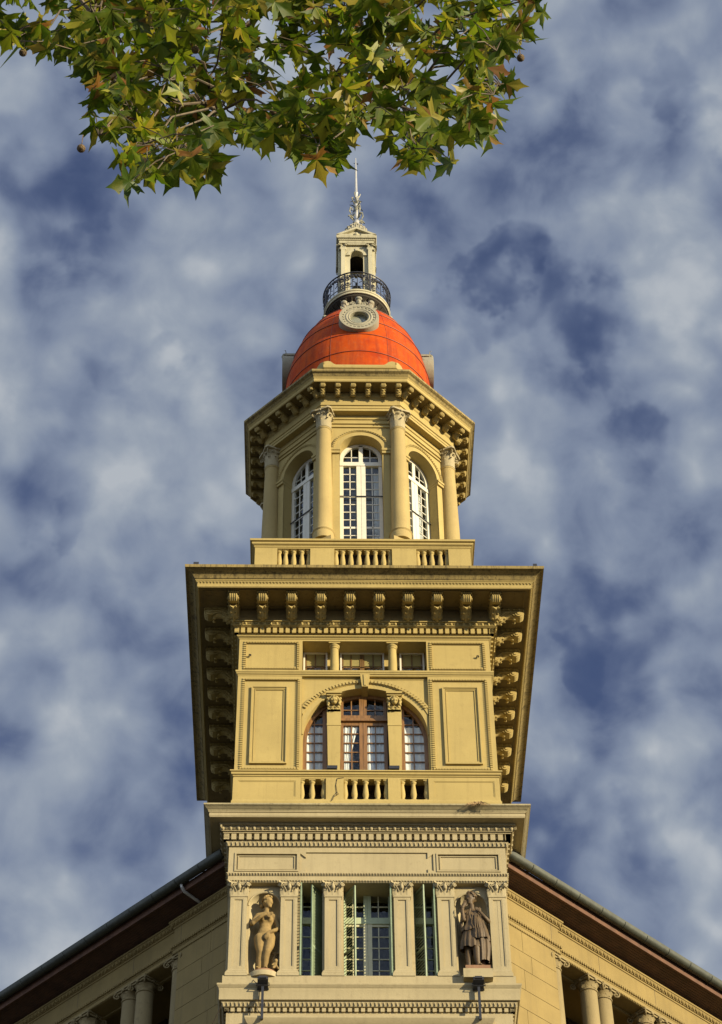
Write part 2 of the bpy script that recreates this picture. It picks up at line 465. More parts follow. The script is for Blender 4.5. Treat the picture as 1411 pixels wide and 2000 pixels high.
def link(name, data, parent=None, mat=None):
    o = bpy.data.objects.new(name, data)
    COL.objects.link(o)
    if parent is not None: o.parent = parent
    if mat is not None: o.matrix_basis = mat
    return o
def obj(name, mb, mat, parent=None, mtx=None, smooth=True, ang=32):
    return link(name, mb.mesh(name, mat, smooth, ang), parent, mtx)
def tag(o, label, cat, group=None):
    o['label'] = label; o['category'] = cat
    if group: o['group'] = group
    return o
def thing(name, label, cat, loc=(0, 0, 0), group=None):
    o = link(name, None); o.location = loc
    return tag(o, label, cat, group)
T = Matrix.Translation
def RZ(a): return Matrix.Rotation(a, 4, 'Z')
def RX(a): return Matrix.Rotation(a, 4, 'X')
def RY(a): return Matrix.Rotation(a, 4, 'Y')
def SCL(x, y, z): return Matrix.Diagonal((x, y, z, 1))

def arc(cx, cz, r, a0, a1, n):
    return [(cx + r * cos(a0 + (a1 - a0) * i / n), cz + r * sin(a0 + (a1 - a0) * i / n)) for i in range(n + 1)]
def rect(x0, x1, z0, z1):
    return [(x0, z0), (x1, z0), (x1, z1), (x0, z1)]
def ring(mb, outer, inner, y0, y1, mat=None):
    """closed picture-frame between two matching loops (x,z), front at y0, back at y1"""
    n = len(outer)
    vs = [(p[0], y0, p[1]) for p in outer] + [(p[0], y0, p[1]) for p in inner] + [(p[0], y1, p[1]) for p in outer] + [(p[0], y1, p[1]) for p in inner]
    fs = []
    for i in range(n):
        j = (i + 1) % n
        fs += [(i, j, n + j, n + i), (i, 2 * n + i, 2 * n + j, j), (n + i, n + j, 3 * n + j, 3 * n + i)]
    mb.add(vs, fs, mat)
def frame_bars(mb, x0, x1, z0, z1, w, y0, y1, mat=None):
    ring(mb, rect(x0, x1, z0, z1), rect(x0 + w, x1 - w, z0 + w, z1 - w), y0, y1, mat)
def beads_rect(mb, x0, x1, z0, z1, y0, step, size, d, mat=None):
    frame_bars(mb, x0 - .02, x1 + .02, z0 - .02, z1 + .02, .04, y0 - .014, y0 + .03, mat)
    nx = max(2, round((x1 - x0) / step)); nz = max(2, round((z1 - z0) / step))
    for i in range(nx + 1):
        x = x0 + (x1 - x0) * i / nx
        for z in (z0, z1): mb.box(x - size * .32, x + size * .32, y0 - d, y0, z - size / 2, z + size / 2, mat)
    for i in range(1, nz):
        z = z0 + (z1 - z0) * i / nz
        for x in (x0, x1): mb.box(x - size / 2, x + size / 2, y0 - d, y0, z - size * .32, z + size * .32, mat)

def leaf_strip(mb, w, h, out, mat=None, nseg=6):
    """an acanthus leaf: rises by h, curls outward (-y) by out"""
    vs, fs = [], []
    for i in range(nseg + 1):
        t = i / nseg
        y = -out * (0.12 * t + 0.88 * t ** 2.6)
        z = h * (sin(t * 2.0) / sin(2.0) if t < 0.8 else sin(1.6) / sin(2.0) - (t - 0.8) * 1.1)
        z = h * min(1.0, 1.12 * sin(t * 1.9)) if t < 0.85 else h * (1.12 * sin(0.85 * 1.9) - (t - 0.85) * 1.6)
        ww = w * (0.72 + 0.28 * sin(t * 7.0)) * (1 - 0.75 * max(0, t - 0.55) / 0.45) / 2
        vs += [(-ww, y + 0.22 * ww, z), (0, y - 0.10 * w, z), (ww, y + 0.22 * ww, z)]
    for i in range(nseg):
        a = i * 3
        fs += [(a, a + 1, a + 4, a + 3), (a + 1, a + 2, a + 5, a + 4)]
    mb.add(vs, fs, mat)
def spiral(mb, r, turns, thick, mat=None, n=7):
    pts, rad = [], []
    k = int(turns * 12)
    for i in range(k + 1):
        t = i / k
        a = t * turns * 2 * pi
        rr = r * (1 - 0.86 * t)
        pts.append((rr * cos(a), 0, rr * sin(a))); rad.append(thick * (1 - 0.35 * t))
    mb.tube(pts, rad, n, mat)
    mb.ball((0, 0, 0), r * 0.22, 8, 5, mat)

# ------------------------------------------------------------------ setting: ground
g = MB()
g.add([(-700, -700, 0), (700, -700, 0), (700, 700, 0), (-700, 700, 0)], [(0, 1, 2, 3)])
go = obj('ground', g, M['ground'], smooth=False); go['kind'] = 'structure'

# ------------------------------------------------------------------ the building
B = thing('corner_building', 'ornate yellow stucco corner building with tall red domed tower and two wings', 'building')
W = 4.1
YC = 4.1
RECT = [(-W, 0), (W, 0), (W, 2 * W), (-W, 2 * W)]
def part(name, mb, mat, parent=None, mtx=None, smooth=True, ang=32, label=None):
    o = obj(name, mb, mat, parent or B, mtx, smooth, ang)
    if label: o['label'] = label
    return o
def moulding(name, prof, mat, path=RECT, closed=True, label=None):
    mb = MB(); mb.sweep(path, prof, closed)
    return part(name, mb, mat, ang=28, label=label)

def along(path, p, step, fn, edges=None, closed=True, inset=0.0):
    """call fn(matrix) at even steps along each edge of a path pushed out by p; local x runs along, -y points out"""
    n = len(path)
    P = [Vector(q) for q in path]
    for i in (edges if edges is not None else range(n if closed else n - 1)):
        a, b = P[i], P[(i + 1) % n]
        d = (b - a).normalized(); nn = Vector((d.y, -d.x))
        ext = p if closed else 0
        a2 = a - d * ext + nn * p; b2 = b + d * ext + nn * p
        ln = (b2 - a2).length - 2 * inset
        k = max(1, round(ln / step))
        ang = math.atan2(d.y, d.x)
        for j in range(k + 1):
            q = a2 + d * (inset + ln * j / k)
            fn(T((q.x, q.y, 0)) @ RZ(ang))

def dentils(name, path, p, z0, z1, step, w, dep, mat, edges=None, closed=True):
    mb = MB()
    mb.sweep(path, [(-0.2, z0 - 0.01), (p - dep, z0 - 0.01), (p - dep, z1), (-0.2, z1)], closed)
    along(path, p, step, lambda m: mb.box(-w / 2, w / 2, 0.0, dep + .01, z0 + 0.03, z1 - 0.012, m), edges, closed, inset=w / 2)
    # a thin fillet linking the dentils half way back
    mb.sweep(path, [(p - dep, z0 + (z1 - z0) * .55), (p - dep * .6, z0 + (z1 - z0) * .55), (p - dep * .6, z1 - .01), (p - dep, z1 - .01)], closed)
    return part(name, mb, mat, smooth=False)
def eggs(name, path, p0, p1, z0, z1, step, mat, edges=None, closed=True):
    """egg and dart between (p0,z0) and (p1,z1)"""
    mb = MB()
    mb.sweep(path, [(-.2, z0 - .015), (p0 + .01, z0 - .015), (p0 + .01, z0 + .012), (p0 - .03, z0 + .012), (p1 - .05, z1 - .02), (p1 + .01, z1 - .02), (p1 + .01, z1 + .012), (-.2, z1 + .012)], closed)
    h = z1 - z0
    pm = (p0 + p1) / 2
    def one(m):
        mb.ball((0, (p1 - p0) * .25 + .012, (z0 + z1) / 2), (step * .27, h * .34, h * .50), 8, 6, m)
        mb.box(step * .47, step * .53, -.0, .05, z0 + .02, z1 - .02, m)
        mb.box(step * .33, step * .38, .0, .05, z0 + .03, z1 - .02, m)
        mb.box(step * .62, step * .67, .0, .05, z0 + .03, z1 - .02, m)
    along(path, pm, step, one, edges, closed, inset=step * .3)
    return part(name, mb, mat, ang=50)
def beads(name, path, p, z0, z1, step, mat, edges=None, closed=True):
    """small leaf-and-tongue moulding"""
    mb = MB()
    zm = (z0 + z1) / 2
    mb.sweep(path, [(-.2, z0), (p - .045, z0), (p - .03, zm), (p, z1 - .02), (p, z1), (-.2, z1)], closed)
    along(path, p - .02, step, lambda m: mb.prism([(-step * .3, z1 - .02), (step * .3, z1 - .02), (step * .12, zm), (0, z0 + .01), (-step * .12, zm)], -.02, .03, 'y', m), edges, closed, inset=step * .3)
    return part(name, mb, mat, smooth=False)
FS = [3, 0, 1]      # left, front and right edges of RECT

# ---- lower shaft of the tower down to the street
mb = MB()
mb.sweep(RECT, [(-.06, 0), (-.06, 39.2)])
mb.box(-3.35, 3.35, -.14, .3, 38.2, 38.62)
mb.box(-3.25, 3.25, -.02, .3, 0.0, 38.2)
mb.sweep([(-3.35, -.1), (3.35, -.1), (3.35, .3), (-3.35, .3)], [(.02, 38.62), (.1, 38.7), (.16, 38.82), (.16, 38.88), (-.2, 38.9)])
part('wall', mb, M['cream'], ang=20)
dentils('dentil_course', RECT, .0, 39.17, 39.34, .185, .112, .11, M['cream'], FS)
beads('leaf_moulding', RECT, .085, 39.34, 39.475, .12, M['cream'], FS)
moulding('ledge', [(-.1, 39.47), (.145, 39.49), (.155, 39.5), (.155, 39.80), (.165, 39.83), (.165, 39.87), (.19, 39.9), (.225, 39.96), (.225, 40.01), (.08, 40.04)], M['cream'])
# ---- pilaster storey
mb = MB()
mb.box(-W - .085, W + .085, -.085, .5, 40.0, 40.36)
WR = [(-W + .06, .3), (W - .06, .3), (W - .06, 2 * W), (-W + .06, 2 * W)]
mb.sweep([(-W - .0, .12), (W, .12), (W, 2 * W), (-W, 2 * W)], [(0.02, 40.3), (.02, 40.31)])
# side walls
for s in (-1, 1):
    mb.box(min(s * 3.7, s * (W + .02)), max(s * 3.7, s * (W + .02)), .22, 2 * W, 40.0, 43.85)
# front wall with two arched niches and three window bays
NX, NR, NZ = 3.04, .455, 43.03
def niche_loop(c):
    return [(c - NR, 40.40), (c + NR, 40.40)] + arc(c, NZ, NR, 0, pi, 16)
for s in (-1, 1):
    x0, x1 = (-4.05, -1.98) if s < 0 else (1.98, 4.05)
    mb.holed(rect(x0, x1, 40.30, 43.85), [niche_loop(s * NX)], .16, .02)
for x0, x1 in ((-1.34, -.72), (.72, 1.34)):
    mb.box(x0, x1, .10, .75, 40.30, 43.85)
for s in (-1, 1):
    mb.box(min(s * 1.97, s * 2.12), max(s * 1.97, s * 2.12), .17, .75, 40.30, 43.85)
mb.box(-2.1, 2.1, .75, .9, 43.80, 43.95)
part('wall', mb, M['cream'], ang=20)
for s in (-1, 1):       # niche shells
    mb = MB()
    pr, zz = 14, []
    vs, fs = [], []
    for z in (40.40, NZ):
        for i in range(pr + 1):
            a = pi * i / pr
            vs.append((s * NX + NR * cos(a), .16 + .42 * sin(a), z))
    for i in range(pr): fs.append((i, i + 1, pr + 2 + i, pr + 1 + i))
    mb.add(vs, fs)
    vs, fs = [], []
    for j in range(9):
        ph = (pi / 2) * j / 8
        for i in range(pr + 1):
            a = pi * i / pr
            vs.append((s * NX + NR * cos(a) * cos(ph), .16 + .42 * sin(a) * cos(ph), NZ + NR * sin(ph)))
    for j in range(8):
        for i in range(pr):
            fs.append((j * (pr + 1) + i, j * (pr + 1) + i + 1, (j + 1) * (pr + 1) + i + 1, (j + 1) * (pr + 1) + i))
    mb.add(vs, fs)
    mb.tube([(p[0], .155, p[1]) for p in arc(s * NX, NZ, NR + .02, 0, pi, 18)], .025, 5)
    part('niche', mb, M['cream'], ang=60)

# pilasters: shaft, base; capital as a sub-part
def pilaster_capital_mesh(hw, h, dep):
    m = MB()
    m.prism([(-hw * .82, 0), (hw * .82, 0), (hw * .80, h * .55), (hw * .98, h * .9), (-hw * .98, h * .9), (-hw * .80, h * .55)], -.0, dep, 'y')
    m.prism([(-hw * 1.2, -.13), (-hw * .9, -.045), (0, -.02), (hw * .9, -.045), (hw * 1.2, -.13), (hw * 1.25, -.05), (hw * 1.12, dep), (-hw * 1.12, dep), (-hw * 1.25, -.05)], h * .88, h, 'z')
    m.box(-hw * .9, hw * .9, -.02, dep, -.02, .025)
    for x in (-.55, 0, .55):
        leaf_strip(m, hw * .62, h * .46, .10, T((x * hw * 1.15, 0.0, 0.02)))
    for x in (-.85, -.30, .30, .85):
        leaf_strip(m, hw * .44, h * .70, .09, T((x * hw, 0.015, 0.03)))
    leaf_strip(m, hw * .62, h * .94, .10, T((0, .0, .02)))
    m.ball((0, -.05, h * .62), (hw * .24, .06, h * .22), 8, 6)
    for s in (-1, 1):
        q = T((s * hw * 1.02, -.085, h * .70)) @ RZ(s * radians(38)) @ SCL(s, 1, 1)
        spiral(m, hw * .30, 1.6, .022, q)
        q = T((s * hw * .42, -.045, h * .76)) @ SCL(-s, 1, 1)
        spiral(m, hw * .19, 1.3, .017, q)
        m.tube([(s * hw * .30, -.03, h * .3), (s * hw * .5, -.045, h * .55), (s * hw * .85, -.08, h * .82)], .018, 5)
        leaf_strip(m, dep * .6, h * .46, .08, T((s * hw * .85, dep * .4, .02)) @ RZ(s * pi / 2))
    return m.mesh('capital', M['cream'], True, 50)
cap_me = pilaster_capital_mesh(.265, .50, .2)
def pilaster_mesh(hw, z0, z1, yb):
    m = MB()
    y = -.03
    # shaft with sunk panel
    m.holed(rect(-hw, hw, z0 + .26, z1), [rect(-hw + .095, hw - .095, z0 + .36, z1 - .10)], y, .035)
    m.add([(-hw + .095, y + .035, z0 + .36), (hw - .095, y + .035, z0 + .36), (hw - .095, y + .035, z1 - .10), (-hw + .095, y + .035, z1 - .10)], [(0, 1, 2, 3)])
    frame_bars(m, -hw + .095, hw - .095, z0 + .36, z1 - .10, .028, y + .005, y + .034)
    m.add([(-hw, y, z0 + .26), (-hw, yb, z0 + .26), (-hw, yb, z1), (-hw, y, z1)], [(0, 1, 2, 3)])
    m.add([(hw, y, z0 + .26), (hw, yb, z0 + .26), (hw, yb, z1), (hw, y, z1)], [(3, 2, 1, 0)])
    m.sweep([(-hw, y), (hw, y), (hw, yb), (-hw, yb)], [(.075, z0), (.075, z0 + .10), (.06, z0 + .105), (.065, z0 + .13), (.05, z0 + .165), (.03, z0 + .175), (.035, z0 + .21), (.012, z0 + .235), (0, z0 + .262)])
    m.sweep([(-hw, y), (hw, y), (hw, yb), (-hw, yb)], [(0, z1 - .05), (.022, z1 - .035), (.022, z1 - .01), (0, z1)])
    return m.mesh('pilaster', M['cream'], True, 28)
pil_me = pilaster_mesh(.245, 40.35, 43.24, .20)
for i, x in enumerate((-3.80, -2.32, -1.03, 1.0, 2.28, 3.80)):
    po = link('pilaster', pil_me, B, T((x, 0, 0)))
    link('capital', cap_me, po, T((0, -.03, 43.24)))
# corner returns of the outer pilasters
for s in (-1, 1):
    mb = MB(); mb.box(min(s * 3.80, s * 4.06), max(s * 3.80, s * 4.06), .0, .6, 40.36, 43.70); part('corner_return', mb, M['cream'], smooth=False)

# entablature of the pilaster storey
RF = [(-W, 0), (W, 0), (W, 2 * W), (-W, 2 * W)]
moulding('architrave', [(-.95, 43.745), (.035, 43.745), (.035, 43.80), (.045, 43.81), (.045, 43.965), (.055, 43.97)], M['cream'])
beads('leaf_moulding', RF, .075, 43.735, 43.805, .085, M['cream'], FS)
beads('leaf_moulding', RF, .095, 43.965, 44.06, .085, M['cream'], FS)
mb = MB()
fz0, fz1, yf = 44.05, 45.07, -.05
outer = rect(-W - .05, W + .05, fz0, fz1)
pan = [rect(-3.97, -2.06, 44.13, 44.83), rect(2.06, 3.97, 44.13, 44.83)]
sign = [(-1.90, 44.10), (1.84, 44.10), (1.84, 44.30), (1.72, 44.40), (1.72, 44.78), (1.84, 44.86), (-1.90, 44.86), (-1.90, 44.72), (-1.99, 44.88), (-1.99, 44.24), (-1.90, 44.36)]
sign = [(-1.84, 44.10), (1.80, 44.10), (1.80, 44.25), (1.97, 44.16), (1.97, 44.82), (1.80, 44.66), (1.80, 44.86), (-1.84, 44.86), (-1.84, 44.66), (-2.01, 44.82), (-2.01, 44.16), (-1.84, 44.30)]
mb.holed(outer, pan + [sign], yf, .04)
mb.add([(-W, yf + .04, fz0), (W, yf + .04, fz0), (W, yf + .04, fz1), (-W, yf + .04, fz1)], [(0, 1, 2, 3)])
for r in pan:
    x0, z0, x1, z1 = r[0][0], r[0][1], r[2][0], r[2][1]
    frame_bars(mb, x0, x1, z0, z1, .05, yf - .025, yf + .03)
    frame_bars(mb, x0 + .10, x1 - .10, z0 + .09, z1 - .09, .03, yf + .012, yf + .04)
for s in (-1, 1): mb.box(min(s * 4.0, s * 4.149), max(s * 4.0, s * 4.149), -.049, 2 * W, fz0, fz1)
part('frieze', mb, M['cream'], smooth=False)
beads('leaf_moulding', RF, .145, 45.06, 45.20, .13, M['cream'], FS)
dentils('dentil_course', RF, .215, 45.19, 45.45, .232, .145, .15, M['cream'], FS)
moulding('fillet', [(.0, 45.45), (.235, 45.45), (.235, 45.51), (.0, 45.51)], M['cream'])
eggs('egg_and_dart_moulding', RF, .275, .365, 45.51, 45.68, .235, M['cream'], FS)
moulding('cornice', [(.2, 45.69), (.36, 45.69), (.37, 45.74), (.60, 45.745), (.62, 45.725), (.645, 45.725), (.645, 45.745), (.66, 45.76), (.66, 45.885), (.685, 45.89), (.69, 45.925)], M['cream'])
moulding('cornice_crown', [(.67, 45.92), (.70, 45.925), (.705, 45.955), (.72, 45.97), (.77, 46.005), (.80, 46.04), (.82, 46.05), (.835, 46.06), (.83, 46.12), (.4, 46.19), (-.1, 46.22)], M['creamw'], label='mossy weathered top of the lower cornice')

# ---- arched storey (ochre)
mb = MB()
def yblk(x0, x1, z0, z1, y0=0.0, y1=.9): mb.box(x0, x1, y0, y1, z0, z1)
BX = 2.03
for s in (-1, 1):
    x0, x1 = (-W, -BX) if s < 0 else (BX, W)
    p2 = rect(min(s * 3.91, s * 2.13), max(s * 3.91, s * 2.13), 48.16, 52.02)
    p1 = rect(min(s * 3.94, s * 2.15), max(s * 3.94, s * 2.15), 52.46, 53.68)
    mb.holed(rect(x0, x1, 46.95, 52.22), [rect(min(s * 3.88, s * 2.16), max(s * 3.88, s * 2.16), 48.25, 51.96)], 0, .03)
    mb.add([(x0 + .02, .03, 48), (x1 - .02, .03, 48), (x1 - .02, .03, 52.1), (x0 + .02, .03, 52.1)], [(0, 1, 2, 3)])
    mb.holed(rect(x0, x1, 52.22, 53.9), [rect(min(s * 3.87, s * 2.21), max(s * 3.87, s * 2.21), 52.52, 53.61)], 0, .03)
    mb.add([(x0 + .02, .03, 52.3), (x1 - .02, .03, 52.3), (x1 - .02, .03, 53.8), (x0 + .02, .03, 53.8)], [(0, 1, 2, 3)])
    # reveal sides of the bay
    xi = s * BX
    mb.add([(xi, 0, 46.95), (xi, 1.0, 46.95), (xi, 1.0, 53.9), (xi, 0, 53.9)], [(0, 1, 2, 3)])
    # raised moulded frame inside the tall panel
    cx = s * 3.065
    frame_bars(mb, cx - .585, cx + .585, 48.40, 51.68, .045, -.045, .03)
    frame_bars(mb, cx - .545, cx + .545, 48.445, 51.635, .05, -.012, .03)
    frame_bars(mb, cx - .475, cx + .475, 48.51, 51.57, .025, .002, .03)
# outer side and back walls
for s in (-1, 1):
    mb.add([(s * W, 0, 46.9), (s * W, 2 * W, 46.9), (s * W, 2 * W, 54.9), (s * W, 0, 54.9)], [(0, 1, 2, 3)])
mb.add([(-W, 2 * W, 46.9), (W, 2 * W, 46.9), (W, 2 * W, 54.9), (-W, 2 * W, 54.9)], [(0, 1, 2, 3)])
part('wall', mb, M['ochre'], ang=20)
for s in (-1, 1):
    mb = MB()
    beads_rect(mb, min(s * 3.91, s * 2.13), max(s * 3.91, s * 2.13), 48.20, 52.0, .002, .09, .08, .042)
    part('bead_border', mb, M['ochre'], smooth=False)
    mb = MB()
    beads_rect(mb, min(s * 3.91, s * 2.17), max(s * 3.91, s * 2.17), 52.49, 53.66, .002, .09, .08, .042)
    part('bead_border', mb, M['ochre'], smooth=False)
for x, z in ((-3.74, 53.05), (3.70, 53.04)):       # old iron anchors in the upper panels
    mb = MB(); mb.tube([(x - .03, .03, z), (x - .02, -.05, z + .02), (x + .03, -.06, z), (x + .02, -.02, z - .03)], .022, 6)
    part('anchor', mb, M['iron'])
# plinth and balustrade
moulding('plinth', [(.05, 46.1), (.055, 46.86), (.03, 46.9), (.025, 46.955), (-.05, 46.97)], M['ochre'])
moulding('balustrade_coping', [(-.3, 47.80), (.0, 47.80), (.005, 47.86), (.03, 47.875), (.04, 47.91), (.075, 47.925), (.085, 47.955), (.085, 48.0), (.125, 48.015), (.125, 48.06), (-.3, 48.075)], M['ochre'])
bal = link('balustrade', None, B)
for x0, x1 in ((-4.12, -2.03), (-1.25, -.70), (.67, 1.06), (1.92, 4.12)):
    mb = MB()
    pn = [rect(x0 + .16, x1 - .16, 47.05, 47.70)] if x1 - x0 > 1 else []
    mb.holed(rect(x0, x1, 46.95, 47.82), pn, -.022, .03)
    for p in pn:
        mb.add([(p[0][0], .008, p[0][1]), (p[1][0], .008, p[1][1]), (p[2][0], .008, p[2][1]), (p[3][0], .008, p[3][1])], [(0, 1, 2, 3)])
        frame_bars(mb, p[0][0], p[2][0], p[0][1], p[2][1], .03, -.012, .008)
    for x in (x0, x1):
        mb.add([(x, -.022, 46.95), (x, .30, 46.95), (x, .30, 47.82), (x, -.022, 47.82)], [(0, 1, 2, 3)])
    obj('pier', mb, M['ochre'], bal, smooth=False)
mb = MB(); mb.box(-2.03, 2.03, .70, .75, 46.9, 48.05); mb.box(-2.03, 2.03, .3, .75, 47.80, 47.9); part('shade_backing', mb, M['gap_shade'], smooth=False)  # dark sheet added to stand in for shade behind the balusters
def baluster_mesh(h, r, mat):
    m = MB()
    m.box(-r, r, -r, r, 0, h * .06)
    m.lathe([(r * .95, h * .06), (r * .98, h * .10), (r * .7, h * .13), (r * .62, h * .16), (r * .9, h * .28), (r * .96, h * .38), (r * .86, h * .52), (r * .68, h * .70), (r * .58, h * .82), (r * .62, h * .84), (r * .86, h * .87), (r * .86, h * .90), (r * .98, h * .92), (r * .98, h * .94)], 14)
    m.box(-r * 1.05, r * 1.05, -r * 1.05, r * 1.05, h * .94, h)
    return m.mesh('baluster', mat, True, 40)
bme = baluster_mesh(.85, .098, M['ochre'])
for x in (-2.0, -1.675, -1.31, -.66, -.365, -.02, .345, .63, 1.11, 1.46, 1.87):
    link('baluster', bme, bal, T((x, .12, 46.955)))
# string course, arch, spandrel
moulding('string_course', [(-.3, 52.14), (.01, 52.15), (.02, 52.20), (.05, 52.215), (.055, 52.25), (.085, 52.285), (.085, 52.345), (-.3, 52.36)], M['ochre'])
mb = MB()
AZ, AR = 49.70, 1.98
sp = [(-BX, 48.0), (-AR, 48.0)] + arc(0, AZ, AR, pi, 0, 40) + [(AR, 48.0), (BX, 48.0), (BX, 52.2), (-BX, 52.2)]
mb.prism(sp, .10, .52, 'y')
mb.box(-2.02, 2.02, .085, .11, 52.09, 52.14)
for s in (-1, 1): mb.box(min(s * 1.98, s * 2.025), max(s * 1.98, s * 2.025), .085, .11, 50.9, 52.09)
# archivolt clipped by the flanking panels
def clipx(p, cz, lim=2.02):
    x, z = p
    if abs(x) > lim:
        z = cz + (z - cz) * 1.0; x = math.copysign(lim, x)
    return (x, z)
n = 48
for r0, r1, y0 in ((AR, 2.16, .055), (2.16, 2.29, .03), (2.29, 2.33, .015)):
    for i in range(n):
        a, b = pi * i / n, pi * (i + 1) / n
        q = [(r0 * cos(a), AZ + r0 * sin(a)), (r1 * cos(a), AZ + r1 * sin(a)), (r1 * cos(b), AZ + r1 * sin(b)), (r0 * cos(b), AZ + r0 * sin(b))]
        if min(abs(q[0][0]), abs(q[3][0])) > 2.02: continue
        if r0 > AR and min(abs(p[0]) for p in q) > 1.99: continue
        q = [clipx(p, AZ) for p in q]
        mb.prism(q, y0, .11, 'y')
for i in range(1, 60):
    a = pi * i / 60
    x, z = 2.225 * cos(a), AZ + 2.225 * sin(a)
    if abs(x) < 1.98:
        mb.box(-.05, .05, -.0, .05, -.034, .034, T((x, -.02, z)) @ RY(-a))
part('arch', mb, M['ochre'], ang=25)
mb = MB()
mb.prism([(-.10, 51.62), (.10, 51.62), (.155, 52.16), (-.155, 52.16)], -.10, .50, 'y')
mb.prism([(-.03, 51.66), (.03, 51.66), (.05, 52.14), (-.05, 52.14)], -.125, -.1, 'y')
part('keystone', mb, M['ochre'], smooth=False)
# terms with carved heads
def term_head():
    m = MB()
    m.ball((0, -.10, .40), (.115, .12, .165), 14, 10)          # face
    m.ball((0, -.14, .29), (.06, .06, .06), 8, 6)              # chin
    m.prism([(-.10, .40), (-.235, .33), (-.19, .345), (-.11, .46)], -.022, .022, 'x')  # nose
    m.ball((0, -.205, .30), (.045, .02, .016), 8, 5)           # mouth
    for s in (-1, 1):
        m.ball((s * .045, -.195, .425), (.026, .02, .016), 8, 5)   # eyes
        m.tube([(s * .015, -.215, .455), (s * .05, -.215, .47), (s * .09, -.19, .455)], .014, 5)
        m.ball((s * .07, -.17, .36), (.04, .04, .05), 8, 6)
        for k, (x, z, r) in enumerate(((.13, .50, .06), (.165, .42, .055), (.18, .34, .055), (.17, .26, .05), (.08, .56, .055), (.205, .48, .045), (.21, .38, .04), (.19, .20, .04))):
            m.ball((s * x, -.06 - .03 * (k % 2), z), (r, r, r * 1.1), 8, 6)
        m.tube([(s * .20, -.05, .22), (s * .14, -.10, .10), (s * .06, -.12, .07), (0, -.12, .11)], .024, 6)
        m.tube([(s * .16, -.05, .16), (s * .09, -.09, .03), (s * .03, -.10, .02)], .018, 6)
    m.ball((0, -.06, .58), (.06, .06, .05), 8, 6)
    m.box(-.255, .255, -.17, .25, .66, .74)
    m.box(-.235, .235, -.12, .25, .60, .66)
    m.box(-.21, .21, .0, .25, .0, .62)
    return m.mesh('carved_head', M['ochre'], True, 45)
th = term_head()
for x in (-1.0, .93):
    m = MB()
    q = [(-.185, 48.06), (.185, 48.06), (.215, 50.06), (-.215, 50.06)]
    m.prism(q, .05, .30, 'y')
    m.prism([(-.225, 50.06), (.225, 50.06), (.228, 50.14), (-.228, 50.14)], .035, .30, 'y')
    m.prism([(-.218, 50.14), (.218, 50.14), (.225, 50.75), (-.225, 50.75)], .05, .30, 'y')
    m.box(-.22, .22, .03, .32, 48.06, 48.12)
    tp = part('pilaster', m, M['ochre'], mtx=T((x, 0, 0)), smooth=False)
    link('carved_head', th, tp, T((0, .05, 50.66)))
# upper loggia: columns, jamb soffit
mb = MB()
mb.box(-BX, BX, 0.0, .62, 53.74, 53.95)
mb.box(-BX, BX, .62, .8, 53.2, 53.95)
part('lintel', mb, M['ochre'], smooth=False)
m = MB()
m.box(-.17, .17, -.17, .17, 0, .05)
m.lathe([(.165, .05), (.165, .09), (.145, .11), (.14, .12), (.145, .5), (.13, 1.16), (.15, 1.17), (.15, 1.19), (.13, 1.2), (.13, 1.24), (.165, 1.28), (.175, 1.31), (.175, 1.33)], 20)
m.box(-.19, .19, -.19, .19, 1.33, 1.39)
cme = m.mesh('column', M['ochre'], True, 40)
for x in (-.98, .92):
    link('column', cme, B, T((x, .21, 52.355)))

# ---- windows
def curtain_mesh(x0, x1, z0, z1, y, amp=.03, waves=5, cut=None):
    m = MB()
    nx = 36
    vs, fs = [], []
    nz = 8
    for j in range(nz + 1):
        t = j / nz
        for i in range(nx + 1):
            u = i / nx
            x = x0 + (x1 - x0) * u
            if cut: x = x0 + (cut(t) - x0) * u
            vs.append((x, y + amp * sin(u * waves * 2 * pi + t) * (0.5 + .5 * t), z0 + (z1 - z0) * t))
    for j in range(nz):
        for i in range(nx):
            a = j * (nx + 1) + i
            fs.append((a, a + 1, a + nx + 2, a + nx + 1))
    m.add(vs, fs)
    return m
def pane_obj(win, poly, y):
    m = MB()
    m.add([(p[0], y, p[1]) for p in poly], [tuple(t) for t in tessellate_polygon([[Vector((p[0], p[1], 0)) for p in poly]])])
    return obj('pane', m, M['glass'], win, smooth=False)
def arch_x(z, r=AR - .03):
    return sqrt(max(0.0, r * r - max(0, z - AZ) ** 2))

YW = .40
rows = [48.10 + .39 * k for k in range(10)]
# centre casement of the arched storey
win = link('window', None, B)
m = MB()
xl, xr, zb, zt = -.80, .70, 48.05, 51.05
m.box(xl, xl + .11, YW, YW + .1, zb, 51.62); m.box(xr - .11, xr, YW, YW + .1, zb, 51.62)
m.box(-.19, -.07, YW - .01, YW + .09, zb, 50.49); m.box(-.06, .06, YW - .01, YW + .09, zb, 50.49)
m.box(-.185, -.06, YW - .01, YW + .09, 50.77, 51.68); m.box(-.05, .055, YW - .01, YW + .09, 50.77, 51.68)
m.box(xl - .02, xr + .02, YW - .08, YW + .1, 50.52, 50.62); m.box(xl, xr, YW - .05, YW + .1, 50.62, 50.77)
m.box(xl + .11, -.19, YW, YW + .08, 50.38, 50.52); m.box(.06, xr - .11, YW, YW + .08, 50.38, 50.52)
m.box(xl + .11, xr - .11, YW, YW + .08, zb, zb + .08)
for i in range(14):
    a, b = radians(112 - i * 44 / 14), radians(112 - (i + 1) * 44 / 14)
    m.prism([(1.98 * cos(a), AZ + 1.98 * sin(a)), (1.98 * cos(b), AZ + 1.98 * sin(b)), (1.84 * cos(b), AZ + 1.84 * sin(b)), (1.84 * cos(a), AZ + 1.84 * sin(a))], YW - .02, YW + .1, 'y')
for z in rows[:6]:
    for a, b in ((xl + .11, -.19), (.06, xr - .11)):
        m.box(a, b, YW + .025, YW + .06, z - .018, z + .018)
